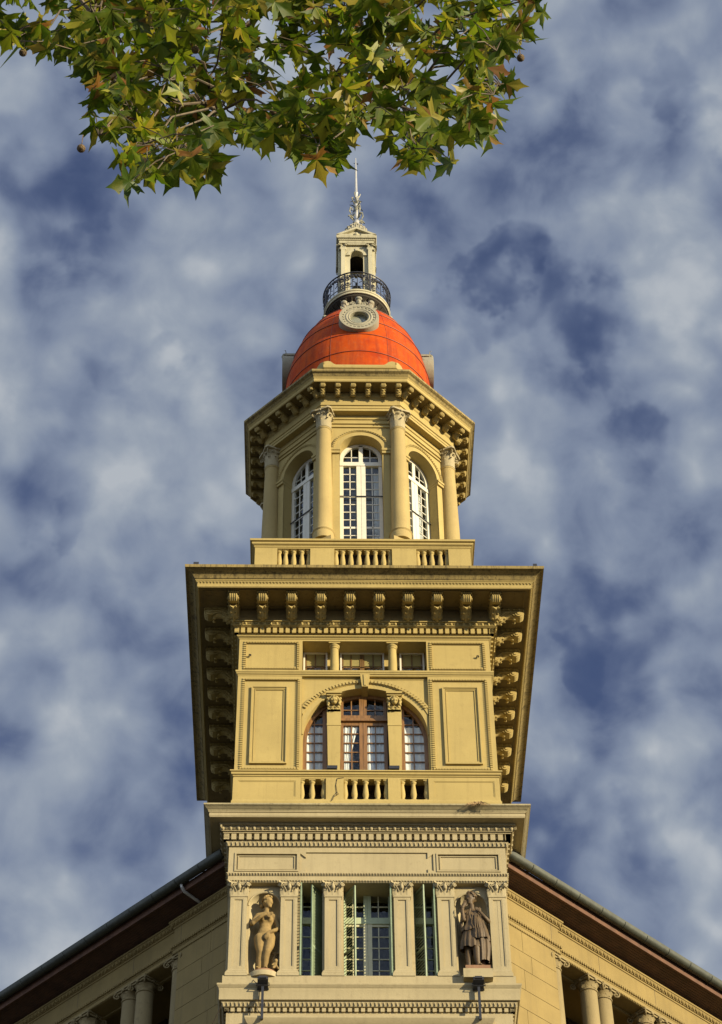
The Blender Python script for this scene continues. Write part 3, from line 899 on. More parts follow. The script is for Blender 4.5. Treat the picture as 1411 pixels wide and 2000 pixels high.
for c in (-.435, .325):
    m.box(c - .018, c + .018, YW + .02, YW + .06, zb, 50.42)
    m.box(c - .018, c + .018, YW + .02, YW + .06, 50.77, 51.62)
for a, b in ((xl + .11, -.185), (.055, xr - .11)):
    m.box(a, b, YW + .02, YW + .06, 51.04, 51.075)
obj('frame', m, M['wood'], win, smooth=False)
pane_obj(win, [(xl, zb), (xr, zb), (xr, 51.6), (.35, 51.66), (-.4, 51.66), (xl, 51.6)], YW + .045)
obj('curtain', curtain_mesh(-.70, -.22, 48.06, 50.45, .475, .015, 4, lambda t: -.52 + .32 * t * t), M['curtain'], win)
obj('curtain', curtain_mesh(.04, .60, 48.06, 50.45, .475, .015, 5), M['curtain'], win)
# side lights of the arch
for s in (-1, 1):
    win = link('window', None, B)
    m = MB()
    xo, xi = (-1.96, -1.24) if s < 0 else (1.14, 1.96)
    n = 12
    a0, a1 = (pi, pi - radians(52)) if s < 0 else (0, radians(54))
    for i in range(n):
        a, b = a0 + (a1 - a0) * i / n, a0 + (a1 - a0) * (i + 1) / n
        m.prism([(r * cos(t), AZ + r * sin(t)) for r, t in ((1.98, a), (1.98, b), (1.86, b), (1.86, a))], YW - .04, YW + .1, 'y')
    xe = s * 1.86
    m.box(min(s * 1.98, xe), max(s * 1.98, xe), YW - .04, YW + .1, 48.05, AZ)
    if s < 0: m.box(-1.36, -1.20, YW, YW + .1, 48.05, 51.3); pl, pm, pr = -1.86, -1.62, -1.36
    else: m.box(1.10, 1.25, YW, YW + .1, 48.05, 51.35); pl, pm, pr = 1.25, 1.53, 1.86
    zt = AZ + sqrt(1.86 ** 2 - pm ** 2)
    m.box(pm - .018, pm + .018, YW + .02, YW + .06, 48.05, zt)
    for z in rows[:8]:
        lim = sqrt(max(0, 1.86 ** 2 - max(0, z - AZ) ** 2))
        a, b = (max(pl, -lim), pr) if s < 0 else (pl, min(pr, lim))
        if b - a > .03: m.box(a, b, YW + .025, YW + .06, z - .018, z + .018)
    m.box(pl, pr, YW, YW + .08, 48.05, 48.12)
    obj('frame', m, M['wood'], win, smooth=False)
    if s < 0: poly = [(-1.20, 48.05), (-1.20, AZ + 1.5)] + [(1.9 * cos(t), AZ + 1.9 * sin(t)) for t in [radians(128) + radians(52) * i / 8 for i in range(9)]] + [(-1.9, 48.05)]
    else: poly = [(1.9, 48.05)] + [(1.9 * cos(t), AZ + 1.9 * sin(t)) for t in [radians(54) * i / 8 for i in range(9)]] + [(1.1, 48.05)]
    pane_obj(win, poly, YW + .045)
    obj('curtain', curtain_mesh(min(xo, xi) + .02, max(xo, xi) - .02, 48.06, 50.36, .475, .015, 5), M['curtain'], win)
# low windows of the upper loggia
for x0, x1, w in ((-2.0, -1.21, 2), (-.79, .66, 4), (1.17, 1.98, 2)):
    win = link('window', None, B)
    m = MB()
    frame_bars(m, x0, x1, 52.3, 53.76, .055, .55, .62)
    obj('frame', m, M['white'], win, smooth=False)
    m = MB()
    k = w
    for i in range(1, k):
        x = x0 + (x1 - x0) * i / k
        ww = .075 if (w == 4 and i == 2) else .022
        m.box(x - ww, x + ww, .60, .64, 52.3, 53.7)
    m.box(x0, x1, .60, .64, 53.10, 53.14)
    m.box(x0 + .05, x0 + .11, .60, .64, 52.3, 53.7); m.box(x1 - .11, x1 - .05, .60, .64, 52.3, 53.7)
    obj('glazing_bars', m, M['wood'], win, smooth=False)
    pane_obj(win, rect(x0, x1, 52.3, 53.75), .58)
    obj('curtain', curtain_mesh(x0 + .1, x0 + (x1 - x0) * .42, 52.2, 53.42, .78, .02, 4), M['curtain'], win)
    obj('curtain', curtain_mesh(x0 + (x1 - x0) * .6, x1 - .1, 52.2, 53.42, .78, .02, 4), M['curtain'], win)
mb = MB()
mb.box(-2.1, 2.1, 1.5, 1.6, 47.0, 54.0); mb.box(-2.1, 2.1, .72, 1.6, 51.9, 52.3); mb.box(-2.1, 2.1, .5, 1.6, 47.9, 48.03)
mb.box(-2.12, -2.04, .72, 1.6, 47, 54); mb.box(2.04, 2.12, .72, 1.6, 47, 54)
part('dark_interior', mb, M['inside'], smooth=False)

# entablature of the arched storey
moulding('fillet', [(-.3, 53.80), (.015, 53.81), (.03, 53.845), (.06, 53.86), (.09, 53.885), (.09, 53.92), (-.1, 53.93)], M['ochre'])
dentils('dentil_course', RECT, .172, 53.925, 54.20, .212, .132, .14, M['ochre'], FS)
moulding('fillet', [(-.1, 54.195), (.215, 54.195), (.215, 54.235), (-.1, 54.24)], M['ochre'])
eggs('egg_and_dart_moulding', RECT, .24, .31, 54.235, 54.36, .205, M['ochre'], FS)
moulding('modillion_band', [(.0, 54.37), (.30, 54.37), (.30, 54.86), (-.1, 54.86)], M['soffit_shade'])
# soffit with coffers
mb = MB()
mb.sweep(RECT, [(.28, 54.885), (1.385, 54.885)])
part('soffit', mb, M['soffit_shade'], smooth=False)
PM = .84
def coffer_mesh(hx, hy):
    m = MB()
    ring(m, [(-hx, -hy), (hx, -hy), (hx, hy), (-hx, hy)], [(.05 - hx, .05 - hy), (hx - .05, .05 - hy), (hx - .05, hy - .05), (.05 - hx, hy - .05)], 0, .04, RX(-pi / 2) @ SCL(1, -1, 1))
    return m.mesh('coffer', M['soffit_shade'], False)
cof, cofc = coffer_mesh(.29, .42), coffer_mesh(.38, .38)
for ang in (0, -pi / 2, pi / 2):
    for k in range(9):
        link('coffer', cof, B, T((0, YC, 0)) @ RZ(ang) @ T(((k - 4) * .96, -W - PM + .02, 54.86)))
for s in (-1, 1):
    link('coffer', cofc, B, T((s * (W + PM - .02), -PM + .02, 54.86)))
moulding('cornice', [(1.33, 54.90), (1.355, 54.85), (1.375, 54.835), (1.385, 54.855), (1.395, 54.86), (1.395, 55.0), (1.41, 55.03), (1.44, 55.05), (1.45, 55.085), (1.47, 55.09), (1.47, 55.12)], M['ochre'])
beads('leaf_moulding', RECT, 1.43, 54.99, 55.06, .11, M['ochre'], FS)
moulding('cornice_crown', [(1.46, 55.12), (1.475, 55.125), (1.50, 55.15), (1.525, 55.20), (1.555, 55.25), (1.60, 55.29), (1.66, 55.315), (1.70, 55.33), (1.70, 55.345), (1.735, 55.345), (1.735, 55.355), (1.80, 55.36), (1.815, 55.47), (1.0, 55.52), (0, 55.55)], M['weather'], label='rain streaked crown of the main cornice')
mb = MB(); mb.add([(-4.6, -.5, 55.54), (4.6, -.5, 55.54), (4.6, 8.7, 55.54), (-4.6, 8.7, 55.54)], [(0, 1, 2, 3)])
part('roof_deck', mb, M['roof'], smooth=False)

# modillions
def modillion_mesh(mat):
    m = MB()
    prof = [(-.02, -.05), (-1.10, -.05), (-1.15, -.11), (-1.16, -.19), (-1.12, -.27), (-1.04, -.315), (-.95, -.31), (-.88, -.27), (-.80, -.215), (-.70, -.205), (-.61, -.235),
            (-.54, -.31), (-.46, -.40), (-.36, -.475), (-.25, -.50), (-.14, -.475), (-.05, -.40), (-.02, -.30)]
    m.prism([(y, z) for y, z in prof], -.135, .135, 'x')
    m.box(-.185, .185, -1.17, 0, -.05, 0)
    for k in range(5):       # fringe under the abacus
        x = -.15 + k * .075
        m.ball((x, -1.18, -.045), (.032, .03, .045), 7, 5)
    for s in (-1, 1):
        for k in range(6):
            m.ball((s * .19, -.15 - k * .18, -.05), (.03, .05, .035), 6, 4)
        m.add(*cyl((-1.02, -.20), .115, s * .135, s * .165)); m.add(*cyl((-1.02, -.20), .055, s * .165, s * .19))
        m.add(*cyl((-.24, -.29), .19, s * .135, s * .165)); m.add(*cyl((-.24, -.29), .10, s * .165, s * .19))
        m.tube([(s * .15, y, z) for y, z in ((-.93, -.14), (-.78, -.13), (-.60, -.15), (-.48, -.25), (-.42, -.32))], .03, 6)
        for k in range(4): m.ball((s * .15, -.42 - k * .11, -.20 + .02 * k), (.025, .05, .04), 6, 4)
    # acanthus leaf on the underside, its tip curling forward
    spine = [(-.20, -.53), (-.36, -.52), (-.50, -.42), (-.60, -.31), (-.70, -.27), (-.80, -.30), (-.88, -.40), (-.90, -.47), (-.87, -.50)]
    wd = [.06, .12, .16, .13, .17, .13, .15, .10, .03]
    vs, fs = [], []
    for (y, z), w in zip(spine, wd):
        vs += [(-w * .8, y, z + .05), (-w * .4, y, z - .005), (0, y, z - .035), (w * .4, y, z - .005), (w * .8, y, z + .05)]
    for i in range(len(spine) - 1):
        for k in range(4): fs.append((i * 5 + k, i * 5 + k + 1, i * 5 + k + 6, i * 5 + k + 5))
    m.add(vs, fs)
    for s in (-1, 1):
        for y, z in ((-.28, -.53), (-.42, -.50), (-.54, -.38), (-.86, -.42)):
            m.ball((s * .085, y, z), (.04, .05, .03), 6, 5)
    # fluted front of the small scroll
    for k in range(4):
        m.tube([(-.10 + k * .067, -1.12, -.06), (-.10 + k * .067, -1.18, -.15), (-.10 + k * .067, -1.15, -.26), (-.10 + k * .067, -1.05, -.33)], .026, 5)
    return m.mesh('modillion', mat, True, 40)
def cyl(c, r, x0, x1, n=14):
    vs = [(x, c[0] + r * cos(2 * pi * i / n), c[1] + r * sin(2 * pi * i / n)) for x in (x0, x1) for i in range(n)]
    return vs, [(i, (i + 1) % n, n + (i + 1) % n, n + i) for i in range(n)] + [tuple(range(n)), tuple(range(n, 2 * n))]
mod_me = modillion_mesh(M['ochre'])
for ed, ang in ((0, 0), (3, -pi / 2), (1, pi / 2)):
    for k in range(10):
        x = (k - 4.5) * .96
        link('modillion', mod_me, B, T((0, YC, 0)) @ RZ(ang) @ T((x, -YC, 54.885)) @ T((0, .0, 0)) @ SCL(1, 1.0, 1))
# ---- octagonal storey
def octa(a):
    c = a / cos(pi / 8)
    return [(c * sin(-pi / 8 + k * pi / 4), YC - c * cos(-pi / 8 + k * pi / 4)) for k in range(8)]
OA = octa(1.0)
def omould(name, prof, mat, label=None):
    """prof given as (apothem, z)"""
    mb = MB(); mb.sweep(octa(3.0), [(p - 3.0, z) for p, z in prof])
    return part(name, mb, mat, ang=20, label=label)
# square balustrade around it
BH = 3.72
SQ = [(-BH, YC - BH), (BH, YC - BH), (BH, YC + BH), (-BH, YC + BH)]
moulding('plinth', [(.06, 55.5), (.06, 57.60), (.03, 57.66), (.0, 57.70)], M['ochre'], SQ)
moulding('balustrade_coping', [(-.3, 58.56), (.0, 58.56), (.01, 58.60), (.03, 58.61), (.04, 58.66), (.10, 58.70), (.11, 58.73), (.11, 58.78), (.17, 58.80), (.18, 58.88), (-.3, 58.90)], M['ochre'], SQ)
obal = link('balustrade', None, B)
y0 = YC - BH
for x0, x1 in ((-BH, -2.95), (-1.81, -.98), (1.01, 1.85), (2.96, BH)):
    mb = MB(); mb.box(x0, x1, y0, y0 + .3, 57.68, 58.58); obj('pier', mb, M['ochre'], obal, smooth=False)
for s in (-1, 1):
    for y1, y2 in ((y0 + .31, y0 + .77), (y0 + 1.91, y0 + 2.74), (y0 + 4.7, y0 + 5.5), (y0 + 6.7, y0 + 7.4)):
        mb = MB(); mb.box(min(s * BH, s * (BH - .3)), max(s * BH, s * (BH - .3)), y1, y2, 57.68, 58.58); obj('pier', mb, M['ochre'], obal, smooth=False)
mb = MB(); mb.sweep([(-BH + .42, YC - BH + .42), (BH - .42, YC - BH + .42), (BH - .42, YC + BH - .42), (-BH + .42, YC + BH - .42)], [(0, 56.5), (0, 58.8)]); part('shade_backing', mb, M['gap_shade'], smooth=False)  # dark sheet added for the shade seen between the upper balusters
bme2 = baluster_mesh(.90, .098, M['ochre'])
for x in (-2.88, -2.66, -2.38, -2.10, -1.85, -.92, -.69, -.408, -.127, .155, .437, .719, .95, 1.90, 2.12, 2.39, 2.68, 2.92):
    link('baluster', bme2, obal, T((x, y0 + .15, 57.68)))
for s in (-1, 1):
    for k in range(4):
        link('baluster', bme2, obal, T((s * (BH - .15), y0 + .92 + k * .28, 57.68)))
# drum walls with arched window openings
OW = 3.2                                      # wall apothem
half = OW * math.tan(pi / 8)
OZ, ORD = 64.38, .78                          # arch centre and radius of the opening
def oloop(r):
    return [(-r, 56.5), (r, 56.5)] + arc(0, OZ, r, 0, pi, 20)
dm = MB()
dm.holed(rect(-half, half, 55.6, 66.4), [oloop(ORD)], -OW, .48)
# imposts and archivolt
for r0, r1, yy in ((ORD, .97, .045), (.97, 1.07, .075)):
    n = 28
    for i in range(n):
        a, b = pi * i / n, pi * (i + 1) / n
        dm.prism([(r0 * cos(a), OZ + r0 * sin(a)), (r1 * cos(a), OZ + r1 * sin(a)), (r1 * cos(b), OZ + r1 * sin(b)), (r0 * cos(b), OZ + r0 * sin(b))], -OW - yy, -OW + .01, 'y')
for i in range(33):
    a = pi * i / 32
    dm.box(-.025, .025, -.10, -.0, -.03, .03, T((1.02 * cos(a), -OW, OZ + 1.02 * sin(a))) @ RY(-a))
for s in (-1, 1):
    dm.box(min(s * ORD, s * 1.05), max(s * ORD, s * 1.05), -OW - .03, -OW + .02, 56, 64.12)
    dm.box(min(s * (ORD - .01), s * 1.10), max(s * (ORD - .01), s * 1.10), -OW - .10, -OW + .46, 64.12, 64.25)
    dm.box(min(s * (ORD - .02), s * 1.13), max(s * (ORD - .02), s * 1.13), -OW - .13, -OW + .46, 64.25, 64.36)
dm.box(-half + .2, half - .2, -OW - .05, -OW + .02, 65.62, 65.68)
drum_me = dm.mesh('drum_wall', M['ochre'], True, 25)
of_me = MB()
yy = -OW + .42
FR = .77
def half_ring(mb, r0, r1, cz, y0, y1, n=20, a0=0.0, a1=pi):
    for i in range(n):
        a, b = a0 + (a1 - a0) * i / n, a0 + (a1 - a0) * (i + 1) / n
        mb.prism([(r0 * cos(a), cz + r0 * sin(a)), (r1 * cos(a), cz + r1 * sin(a)), (r1 * cos(b), cz + r1 * sin(b)), (r0 * cos(b), cz + r0 * sin(b))], y0, y1, 'y')
half_ring(of_me, .63, FR, OZ, yy - .02, yy + .08)
for s in (-1, 1):
    of_me.box(min(s * .64, s * FR), max(s * .64, s * FR), yy - .02, yy + .08, 57, OZ)
    of_me.box(min(s * .17, s * .60), max(s * .17, s * .60), yy + .01, yy + .05, 58.0, 58.3)
of_me.box(-.165, -.005, yy - .03, yy + .06, 57, 63.93); of_me.box(.005, .165, yy - .03, yy + .06, 57, 63.93)
of_me.box(-FR, FR, yy - .05, yy + .08, 63.93, 64.13)
of_me.box(-.075, .075, yy - .02, yy + .06, 64.13, OZ + .70)
for s in (-1, 1):
    for c in (.40,):
        of_me.box(s * c - .016, s * c + .016, yy + .02, yy + .05, 57, 63.93)
    c = .34
    of_me.box(s * c - .016, s * c + .016, yy + .02, yy + .05, 64.13, OZ + sqrt(.65 ** 2 - c ** 2))
    for k in range(13):
        z = 63.53 - k * .408
        w_ = .05 if k == 7 else .017
        of_me.box(min(s * .16, s * .64), max(s * .16, s * .64), yy + .02, yy + .05, z - w_, z + w_)
    of_me.box(min(s * .06, s * .60), max(s * .06, s * .60), yy + .02, yy + .05, OZ + .06, OZ + .09)
of_mesh = of_me.mesh('frame', M['white'], False)
gp = MB(); pl = [(-.7, 57), (.7, 57)] + arc(0, OZ, .7, 0, pi, 14)
gp.add([(p[0], yy + .035, p[1]) for p in pl], [tuple(t) for t in tessellate_polygon([[Vector((p[0], p[1], 0)) for p in pl]])])
gp_mesh = gp.mesh('pane', M['glass'], False)
rodm = MB(); rodm.tube([(-.80, yy - .06, 62.25), (.80, yy - .06, 62.25)], .022, 6)
rod_mesh = rodm.mesh('tie_rod', M['iron'])
oc1 = curtain_mesh(.46, .66, 57.2, 63.8, yy + .22, .02, 3).mesh('curtain', M['curtain'])
def corinthian_mesh(r, h, mat):
    m = MB()
    m.lathe([(r, -.03), (r * 1.10, -.02), (r * 1.10, .02), (r * .98, .04), (r * .98, h * .45), (r * 1.12, h * .75), (r * 1.35, h * .9)], 18)
    pts = []
    for k in range(4):
        a = pi / 4 + k * pi / 2
        for da, rr in ((-.12, 1.95), (.12, 1.95), (.5, 1.55), (pi / 4, 1.45), (pi / 2 - .5, 1.55)):
            pts.append((r * rr * cos(a + da), r * rr * sin(a + da)))
    m.prism(pts, h * .90, h, 'z')
    for k in range(8):
        a = k * pi / 4
        leaf_strip(m, r * .78, h * .44, r * .42, RZ(a) @ T((0, -r * .98, .04)))
        leaf_strip(m, r * .66, h * .74, r * .46, RZ(a + pi / 8) @ T((0, -r * .97, .05)))
    for k in range(4):
        a = pi / 4 + k * pi / 2
        q = RZ(a) @ T((0, -r * 1.52, h * .75)) @ RZ(pi / 2)
        spiral(m, r * .36, 1.5, r * .085, q)
        m.tube([(0, -r * .98, h * .35), (0, -r * 1.08, h * .6), (0, -r * 1.35, h * .86), (0, -r * 1.7, h * .88)], r * .09, 5, RZ(a))
        m.ball((0, -r * 1.38, h * .93), (r * .22, r * .14, r * .2), 8, 6, RZ(k * pi / 2))
        for s in (-1, 1):
            spiral(m, r * .2, 1.2, r * .06, RZ(k * pi / 2) @ T((s * r * .30, -r * 1.22, h * .76)) @ SCL(s, 1, 1))
    return m.mesh('capital', mat, True, 50)
ccap = corinthian_mesh(.27, .88, M['cream'])
ocol = MB()
ocol.lathe([(.38, 59.3), (.38, 59.62), (.37, 59.66), (.41, 59.72), (.345, 59.80), (.335, 59.86), (.325, 60.4), (.315, 62.0), (.285, 64.0), (.262, 65.22), (.285, 65.25), (.285, 65.30), (.262, 65.33)], 28)
ocol.prism([(-.40, -.27), (.40, -.27), (.40, .46), (-.40, .46)], 55.6, 59.3, 'z', RZ(0))
ocol_me = ocol.mesh('column', M['column'], True, 35)
RC = 3.56
for k in range(8):
    th_ = k * pi / 4
    rot = T((0, YC, 0)) @ RZ(th_)
    link('drum_wall', drum_me, B, rot)
    wo = link('window', None, B, rot)
    link('frame', of_mesh, wo); link('pane', gp_mesh, wo); link('tie_rod', rod_mesh, wo); link('curtain', oc1, wo)
    rc = T((0, YC, 0)) @ RZ(th_ + pi / 8) @ T((0, -RC, 0))
    co = link('column', ocol_me, B, rc)
    link('capital', ccap, co, T((0, 0, 65.33)))
mb = MB(); mb.lathe([(2.3, 56.0), (2.3, 66.3)], 24, T((0, YC, 0))); part('dark_interior', mb, M['room'])
# entablature
omould('architrave', [(2.9, 66.21), (3.54, 66.21), (3.54, 66.33), (3.56, 66.335), (3.56, 66.45), (3.60, 66.47), (3.60, 66.50)], M['ochre'])
omould('architrave', [(3.19, 65.80), (3.25, 65.82), (3.25, 66.0), (3.29, 66.02), (3.29, 66.22)], M['ochre'])
omould('frieze', [(3.56, 66.49), (3.56, 66.86), (3.60, 66.90), (3.62, 66.95), (3.62, 67.14), (3.0, 67.15)], M['ochre'])
omould('soffit', [(3.5, 67.165), (4.19, 67.165)], M['soffit_shade'])
omould('cornice', [(4.12, 67.19), (4.15, 67.13), (4.185, 67.12), (4.195, 67.14), (4.205, 67.15), (4.205, 67.27), (4.23, 67.30), (4.235, 67.33), (4.25, 67.335), (4.25, 67.36)], M['ochre'])
omould('cornice_crown', [(4.24, 67.36), (4.26, 67.365), (4.28, 67.40), (4.305, 67.44), (4.34, 67.465), (4.37, 67.48), (4.375, 67.50), (4.395, 67.50), (4.395, 67.61), (3.2, 67.72)], M['weather'], label='rain streaked crown of the octagonal cornice')
omould('attic', [(3.30, 67.6), (3.30, 68.98), (3.34, 69.0), (3.36, 69.06), (3.36, 69.16), (2.6, 69.2)], M['ochre'])
mb = MB()
for k in range(8):
    q = T((0, YC, 0)) @ RZ(k * pi / 4)
    for s in (-1, 1):
        pts = [(s * 1.36, 69.14), (s * 1.36, 69.36), (s * 1.22, 69.40), (s * 1.10, 69.36), (s * 1.0, 69.24), (s * .85, 69.14)]
        mb.prism(pts if s < 0 else pts[::-1], -3.34, -3.1, 'y', q)
part('attic_block', mb, M['ochre'], smooth=False)
for k in range(8):
    for j in range(6):
        link('modillion', mod_me, B, T((0, YC, 0)) @ RZ(k * pi / 4) @ T(((j - 2.5) * .565, -3.60, 67.165)) @ SCL(.60, .46, .62))

# ---- dome
DA, DB, DZ = 2.925, 5.38, 70.6
def dome_r(z): return DA * sqrt(max(0, 1 - ((z - DZ) / DB) ** 2)) if z > DZ else DA
mb = MB()
prof = [(DA + .02, 67.6), (DA + .02, 69.3)] + [(dome_r(z), z) for z in [69.35 + (75.55 - 69.35) * i / 30 for i in range(31)]]
mb.lathe(prof, 64, T((0, YC, 0)))
dome = part('dome', mb, M['dome'], ang=40)
mb = MB()
for z in (70.55, 71.70, 72.78, 73.75, 74.55):
    r = dome_r(z) + .012
    mb.tube([(r * cos(2 * pi * i / 64), YC + r * sin(2 * pi * i / 64), z) for i in range(65)], .018, 6)
for k in range(8):
    a = pi / 8 + k * pi / 4
    mb.tube([((dome_r(z) + .004) * cos(a), YC + (dome_r(z) + .004) * sin(a), z) for z in [69.4 + 6.0 * i / 14 for i in range(15)]], .008, 5)
obj('seam', mb, M['seam'], dome)
# bull's-eye dormers on four sides
om = MB()
YO = -3.05
n = 40
prof = [(.36, .25), (.36, .06), (.40, .03), (.44, .05), (.50, .02), (.56, .05), (.66, .04), (.68, .02), (.78, .02), (.79, .06), (.79, .42), (.74, .8)]
om.lathe([(r, z) for r, z in prof], n, T((0, YO, 72.6)) @ RX(-pi / 2))
for i in range(24):
    a = 2 * pi * i / 24
    om.box(-.025, .025, -.02, .03, -.04, .04, T((.62 * cos(a), YO + .04, 72.6 + .62 * sin(a))) @ RY(-a))
om_me = om.mesh('bullseye_window', M['stone'], True, 30)
ogl = MB(); ogl.add([(.40 * cos(2 * pi * i / 20), YO + .22, 72.6 + .40 * sin(2 * pi * i / 20)) for i in range(20)], [tuple(range(20))])
ogl_me = ogl.mesh('pane', M['glass'], False)
obk = MB(); obk.add([(.45 * cos(2 * pi * i / 20), YO + .30, 72.6 + .45 * sin(2 * pi * i / 20)) for i in range(20)], [tuple(range(20))])
obk_me = obk.mesh('dark_interior', M['iron'], False)
cr = MB()     # scrolled crest with a mask above the disc
cr.ball((0, YO + .12, 73.62), (.12, .12, .17), 10, 8); cr.ball((0, YO + .08, 73.80), (.15, .12, .09), 9, 6)
cr.ball((0, YO + .03, 73.60), (.03, .05, .05), 6, 5)
for s in (-1, 1):
    spiral(cr, .13, 1.4, .04, T((s * .22, YO + .12, 73.52)) @ SCL(s, 1, 1)); spiral(cr, .10, 1.3, .035, T((s * .40, YO + .14, 73.38)) @ SCL(-s, 1, 1))
    leaf_strip(cr, .16, .28, .1, T((s * .14, YO + .12, 73.42)) @ RY(s * .5)); leaf_strip(cr, .15, .25, .08, T((s * .52, YO + .16, 73.20)) @ RY(s * .9))
cr.box(-.5, .5, YO + .12, YO + .6, 73.30, 73.42)
cr_me = cr.mesh('carved_crest', M['stone'], True, 45)
for k in range(4):
    q = T((0, YC, 0)) @ RZ(k * pi / 2)
    w = link('bullseye_window', om_me, B, q)
    link('pane', ogl_me, w); link('dark_interior', obk_me, w); link('carved_crest', cr_me, w)

# ---- gallery round the lantern
mb = MB()
mb.lathe([(1.30, 75.1), (1.18, 75.25), (1.02, 75.45), (.92, 75.7), (.95, 75.95), (1.10, 76.15), (1.28, 76.28), (1.30, 76.34), (1.34, 76.36), (1.34, 76.47), (1.38, 76.50), (1.38, 76.58), (.3, 76.6)], 48, T((0, YC, 0)))
for k in range(32):
    a = 2 * pi * k / 32
    mb.tube([(r * cos(a), YC + r * sin(a), z) for r, z in ((.96, 75.72), (1.0, 75.98), (1.14, 76.14), (1.27, 76.24))], .03, 5)
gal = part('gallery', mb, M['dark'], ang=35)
mb = MB(); mb.lathe([(1.335, 76.37), (1.36, 76.38), (1.36, 76.48), (1.395, 76.51), (1.395, 76.585), (1.2, 76.6)], 48, T((0, YC, 0)))
obj('gallery_rim', mb, M['pale'], gal)
mb = MB()
for k in range(8):       # consoles with urns under the gallery
    q = T((0, YC, 0)) @ RZ(pi / 8 + k * pi / 4)
    mb.prism([(-1.15, 75.3), (-1.45, 75.42), (-1.52, 75.55), (-1.45, 75.65), (-1.3, 75.75), (-1.22, 75.95), (-1.0, 76.1), (-.9, 75.4)], -.11, .11, 'x', q)
    mb.ball((0, -1.45, 75.68), (.14, .12, .12), 8, 6, q); mb.ball((0, -1.42, 75.45), (.10, .1, .16), 8, 6, q)
obj('console', mb, M['stone'], gal, ang=40)
mb = MB()
RR = 1.37
def circ(r, z, n=64): return [(r * cos(2 * pi * i / n), YC + r * sin(2 * pi * i / n), z) for i in range(n + 1)]
mb.tube(circ(RR + .03, 77.72), .032, 6); mb.tube(circ(RR, 77.60), .016, 5); mb.tube(circ(RR, 76.80), .018, 5)
for k in range(40):
    a = 2 * pi * k / 40
    mb.tube([(RR * cos(a), YC + RR * sin(a), 76.58), (RR * cos(a), YC + RR * sin(a), 77.70)], .015, 5)
for k in range(8):
    a = pi / 8 + k * pi / 4
    q = T((RR * cos(a), YC + RR * sin(a), 77.15)) @ RZ(a + pi / 2)
    mb.box(-.035, .035, -.035, .035, -.58, .57, q)
    for s in (-1, 1):
        spiral(mb, .15, 1.4, .022, q @ T((s * .16, 0, .18)) @ SCL(s, 1, 1)); spiral(mb, .14, 1.4, .022, q @ T((s * .15, 0, -.14)) @ SCL(s, 1, -1))
    for t in range(9):      # leafy frieze under the rail
        a2 = a + (t - 4) * pi / 36
        mb.ball((RR * cos(a2), YC + RR * sin(a2), 77.50 + .03 * (-1) ** t), (.06, .06, .07), 6, 5)
    for t in (-1, 1):
        a2 = a + pi / 8 + t * .06
        mb.tube([((RR) * cos(a2 + x * t), YC + RR * sin(a2 + x * t), z) for x, z in ((.0, 77.05), (.05, 77.12), (.10, 77.20), (.09, 77.28), (.04, 77.27))], .018, 5)
obj('railing', mb, M['iron'], gal)

# ---- lantern
LW = .65
mb = MB()
AX, AZL = .28, 79.92
for k in range(4):
    q = T((0, YC, 0)) @ RZ(k * pi / 2)
    mb.holed(rect(-LW, LW, 76.55, 80.55), [[(-AX, 76.56), (AX, 76.56)] + arc(0, AZL, AX, 0, pi, 12)], -LW, .25, q)
    for i in range(14):
        a, b = pi * i / 14, pi * (i + 1) / 14
        mb.prism([(r * cos(t), AZL + r * sin(t)) for r, t in ((AX, a), (.40, a), (.40, b), (AX, b))], -LW - .05, -LW + .01, 'y', q)
    for s in (-1, 1):
        mb.box(min(s * AX, s * .43), max(s * AX, s * .43), -LW - .07, -LW + .2, 79.86, 79.95, q)
        mb.box(min(s * .49, s * .66), max(s * .49, s * .66), -LW - .13, -LW + .0, 76.6, 80.2, q)
        mb.box(min(s * .46, s * .70), max(s * .46, s * .70), -LW - .17, -LW + .0, 78.05, 78.2, q)
        mb.box(min(s * .46, s * .69), max(s * .46, s * .69), -LW - .16, -LW + .0, 76.6, 76.95, q)
    mb.prism([(-.05, AZL + AX - .04), (.05, AZL + AX - .04), (.07, AZL + .46), (-.07, AZL + .46)], -LW - .09, -LW + .0, 'y', q)
lant = part('lantern', mb, M['pale'], ang=25)
lcap = MB()
for s in (-1, 0, 1): leaf_strip(lcap, .10, .18, .06, T((s * .09, 0, 0)))
for s in (-.5, .5): leaf_strip(lcap, .09, .30, .06, T((s * .12, .01, 0)))
for s in (-1, 1): spiral(lcap, .07, 1.4, .02, T((s * .12, -.05, .27)) @ SCL(s, 1, 1))
lcap.box(-.15, .15, -.09, .05, .33, .38); lcap.box(-.10, .10, -.01, .05, 0, .34)
lcap_me = lcap.mesh('capital', M['pale'], True, 50)
for k in range(4):
    for s in (-1, 1):
        link('capital', lcap_me, lant, T((0, YC, 0)) @ RZ(k * pi / 2) @ T((s * .575, -LW - .12, 80.19)) @ SCL(1.05, 1.1, 1))
LSQ = [(-LW, YC - LW), (LW, YC - LW), (LW, YC + LW), (-LW, YC + LW)]
mb = MB()
mb.sweep(LSQ, [(-.2, 80.56), (.10, 80.56), (.10, 80.66), (.12, 80.67), (.09, 80.68), (.09, 80.84), (.12, 80.86), (.13, 80.93), (.19, 80.95), (.20, 81.0), (.215, 81.08), (-.2, 81.1)])
for i in (0, 1, 2, 3):
    pass
along(LSQ, .115, .085, lambda m: mb.box(-.025, .025, -.02, .05, 80.87, 80.93, m), None, True, .05)
obj('entablature', mb, M['pale'], lant, ang=25)
mb = MB()
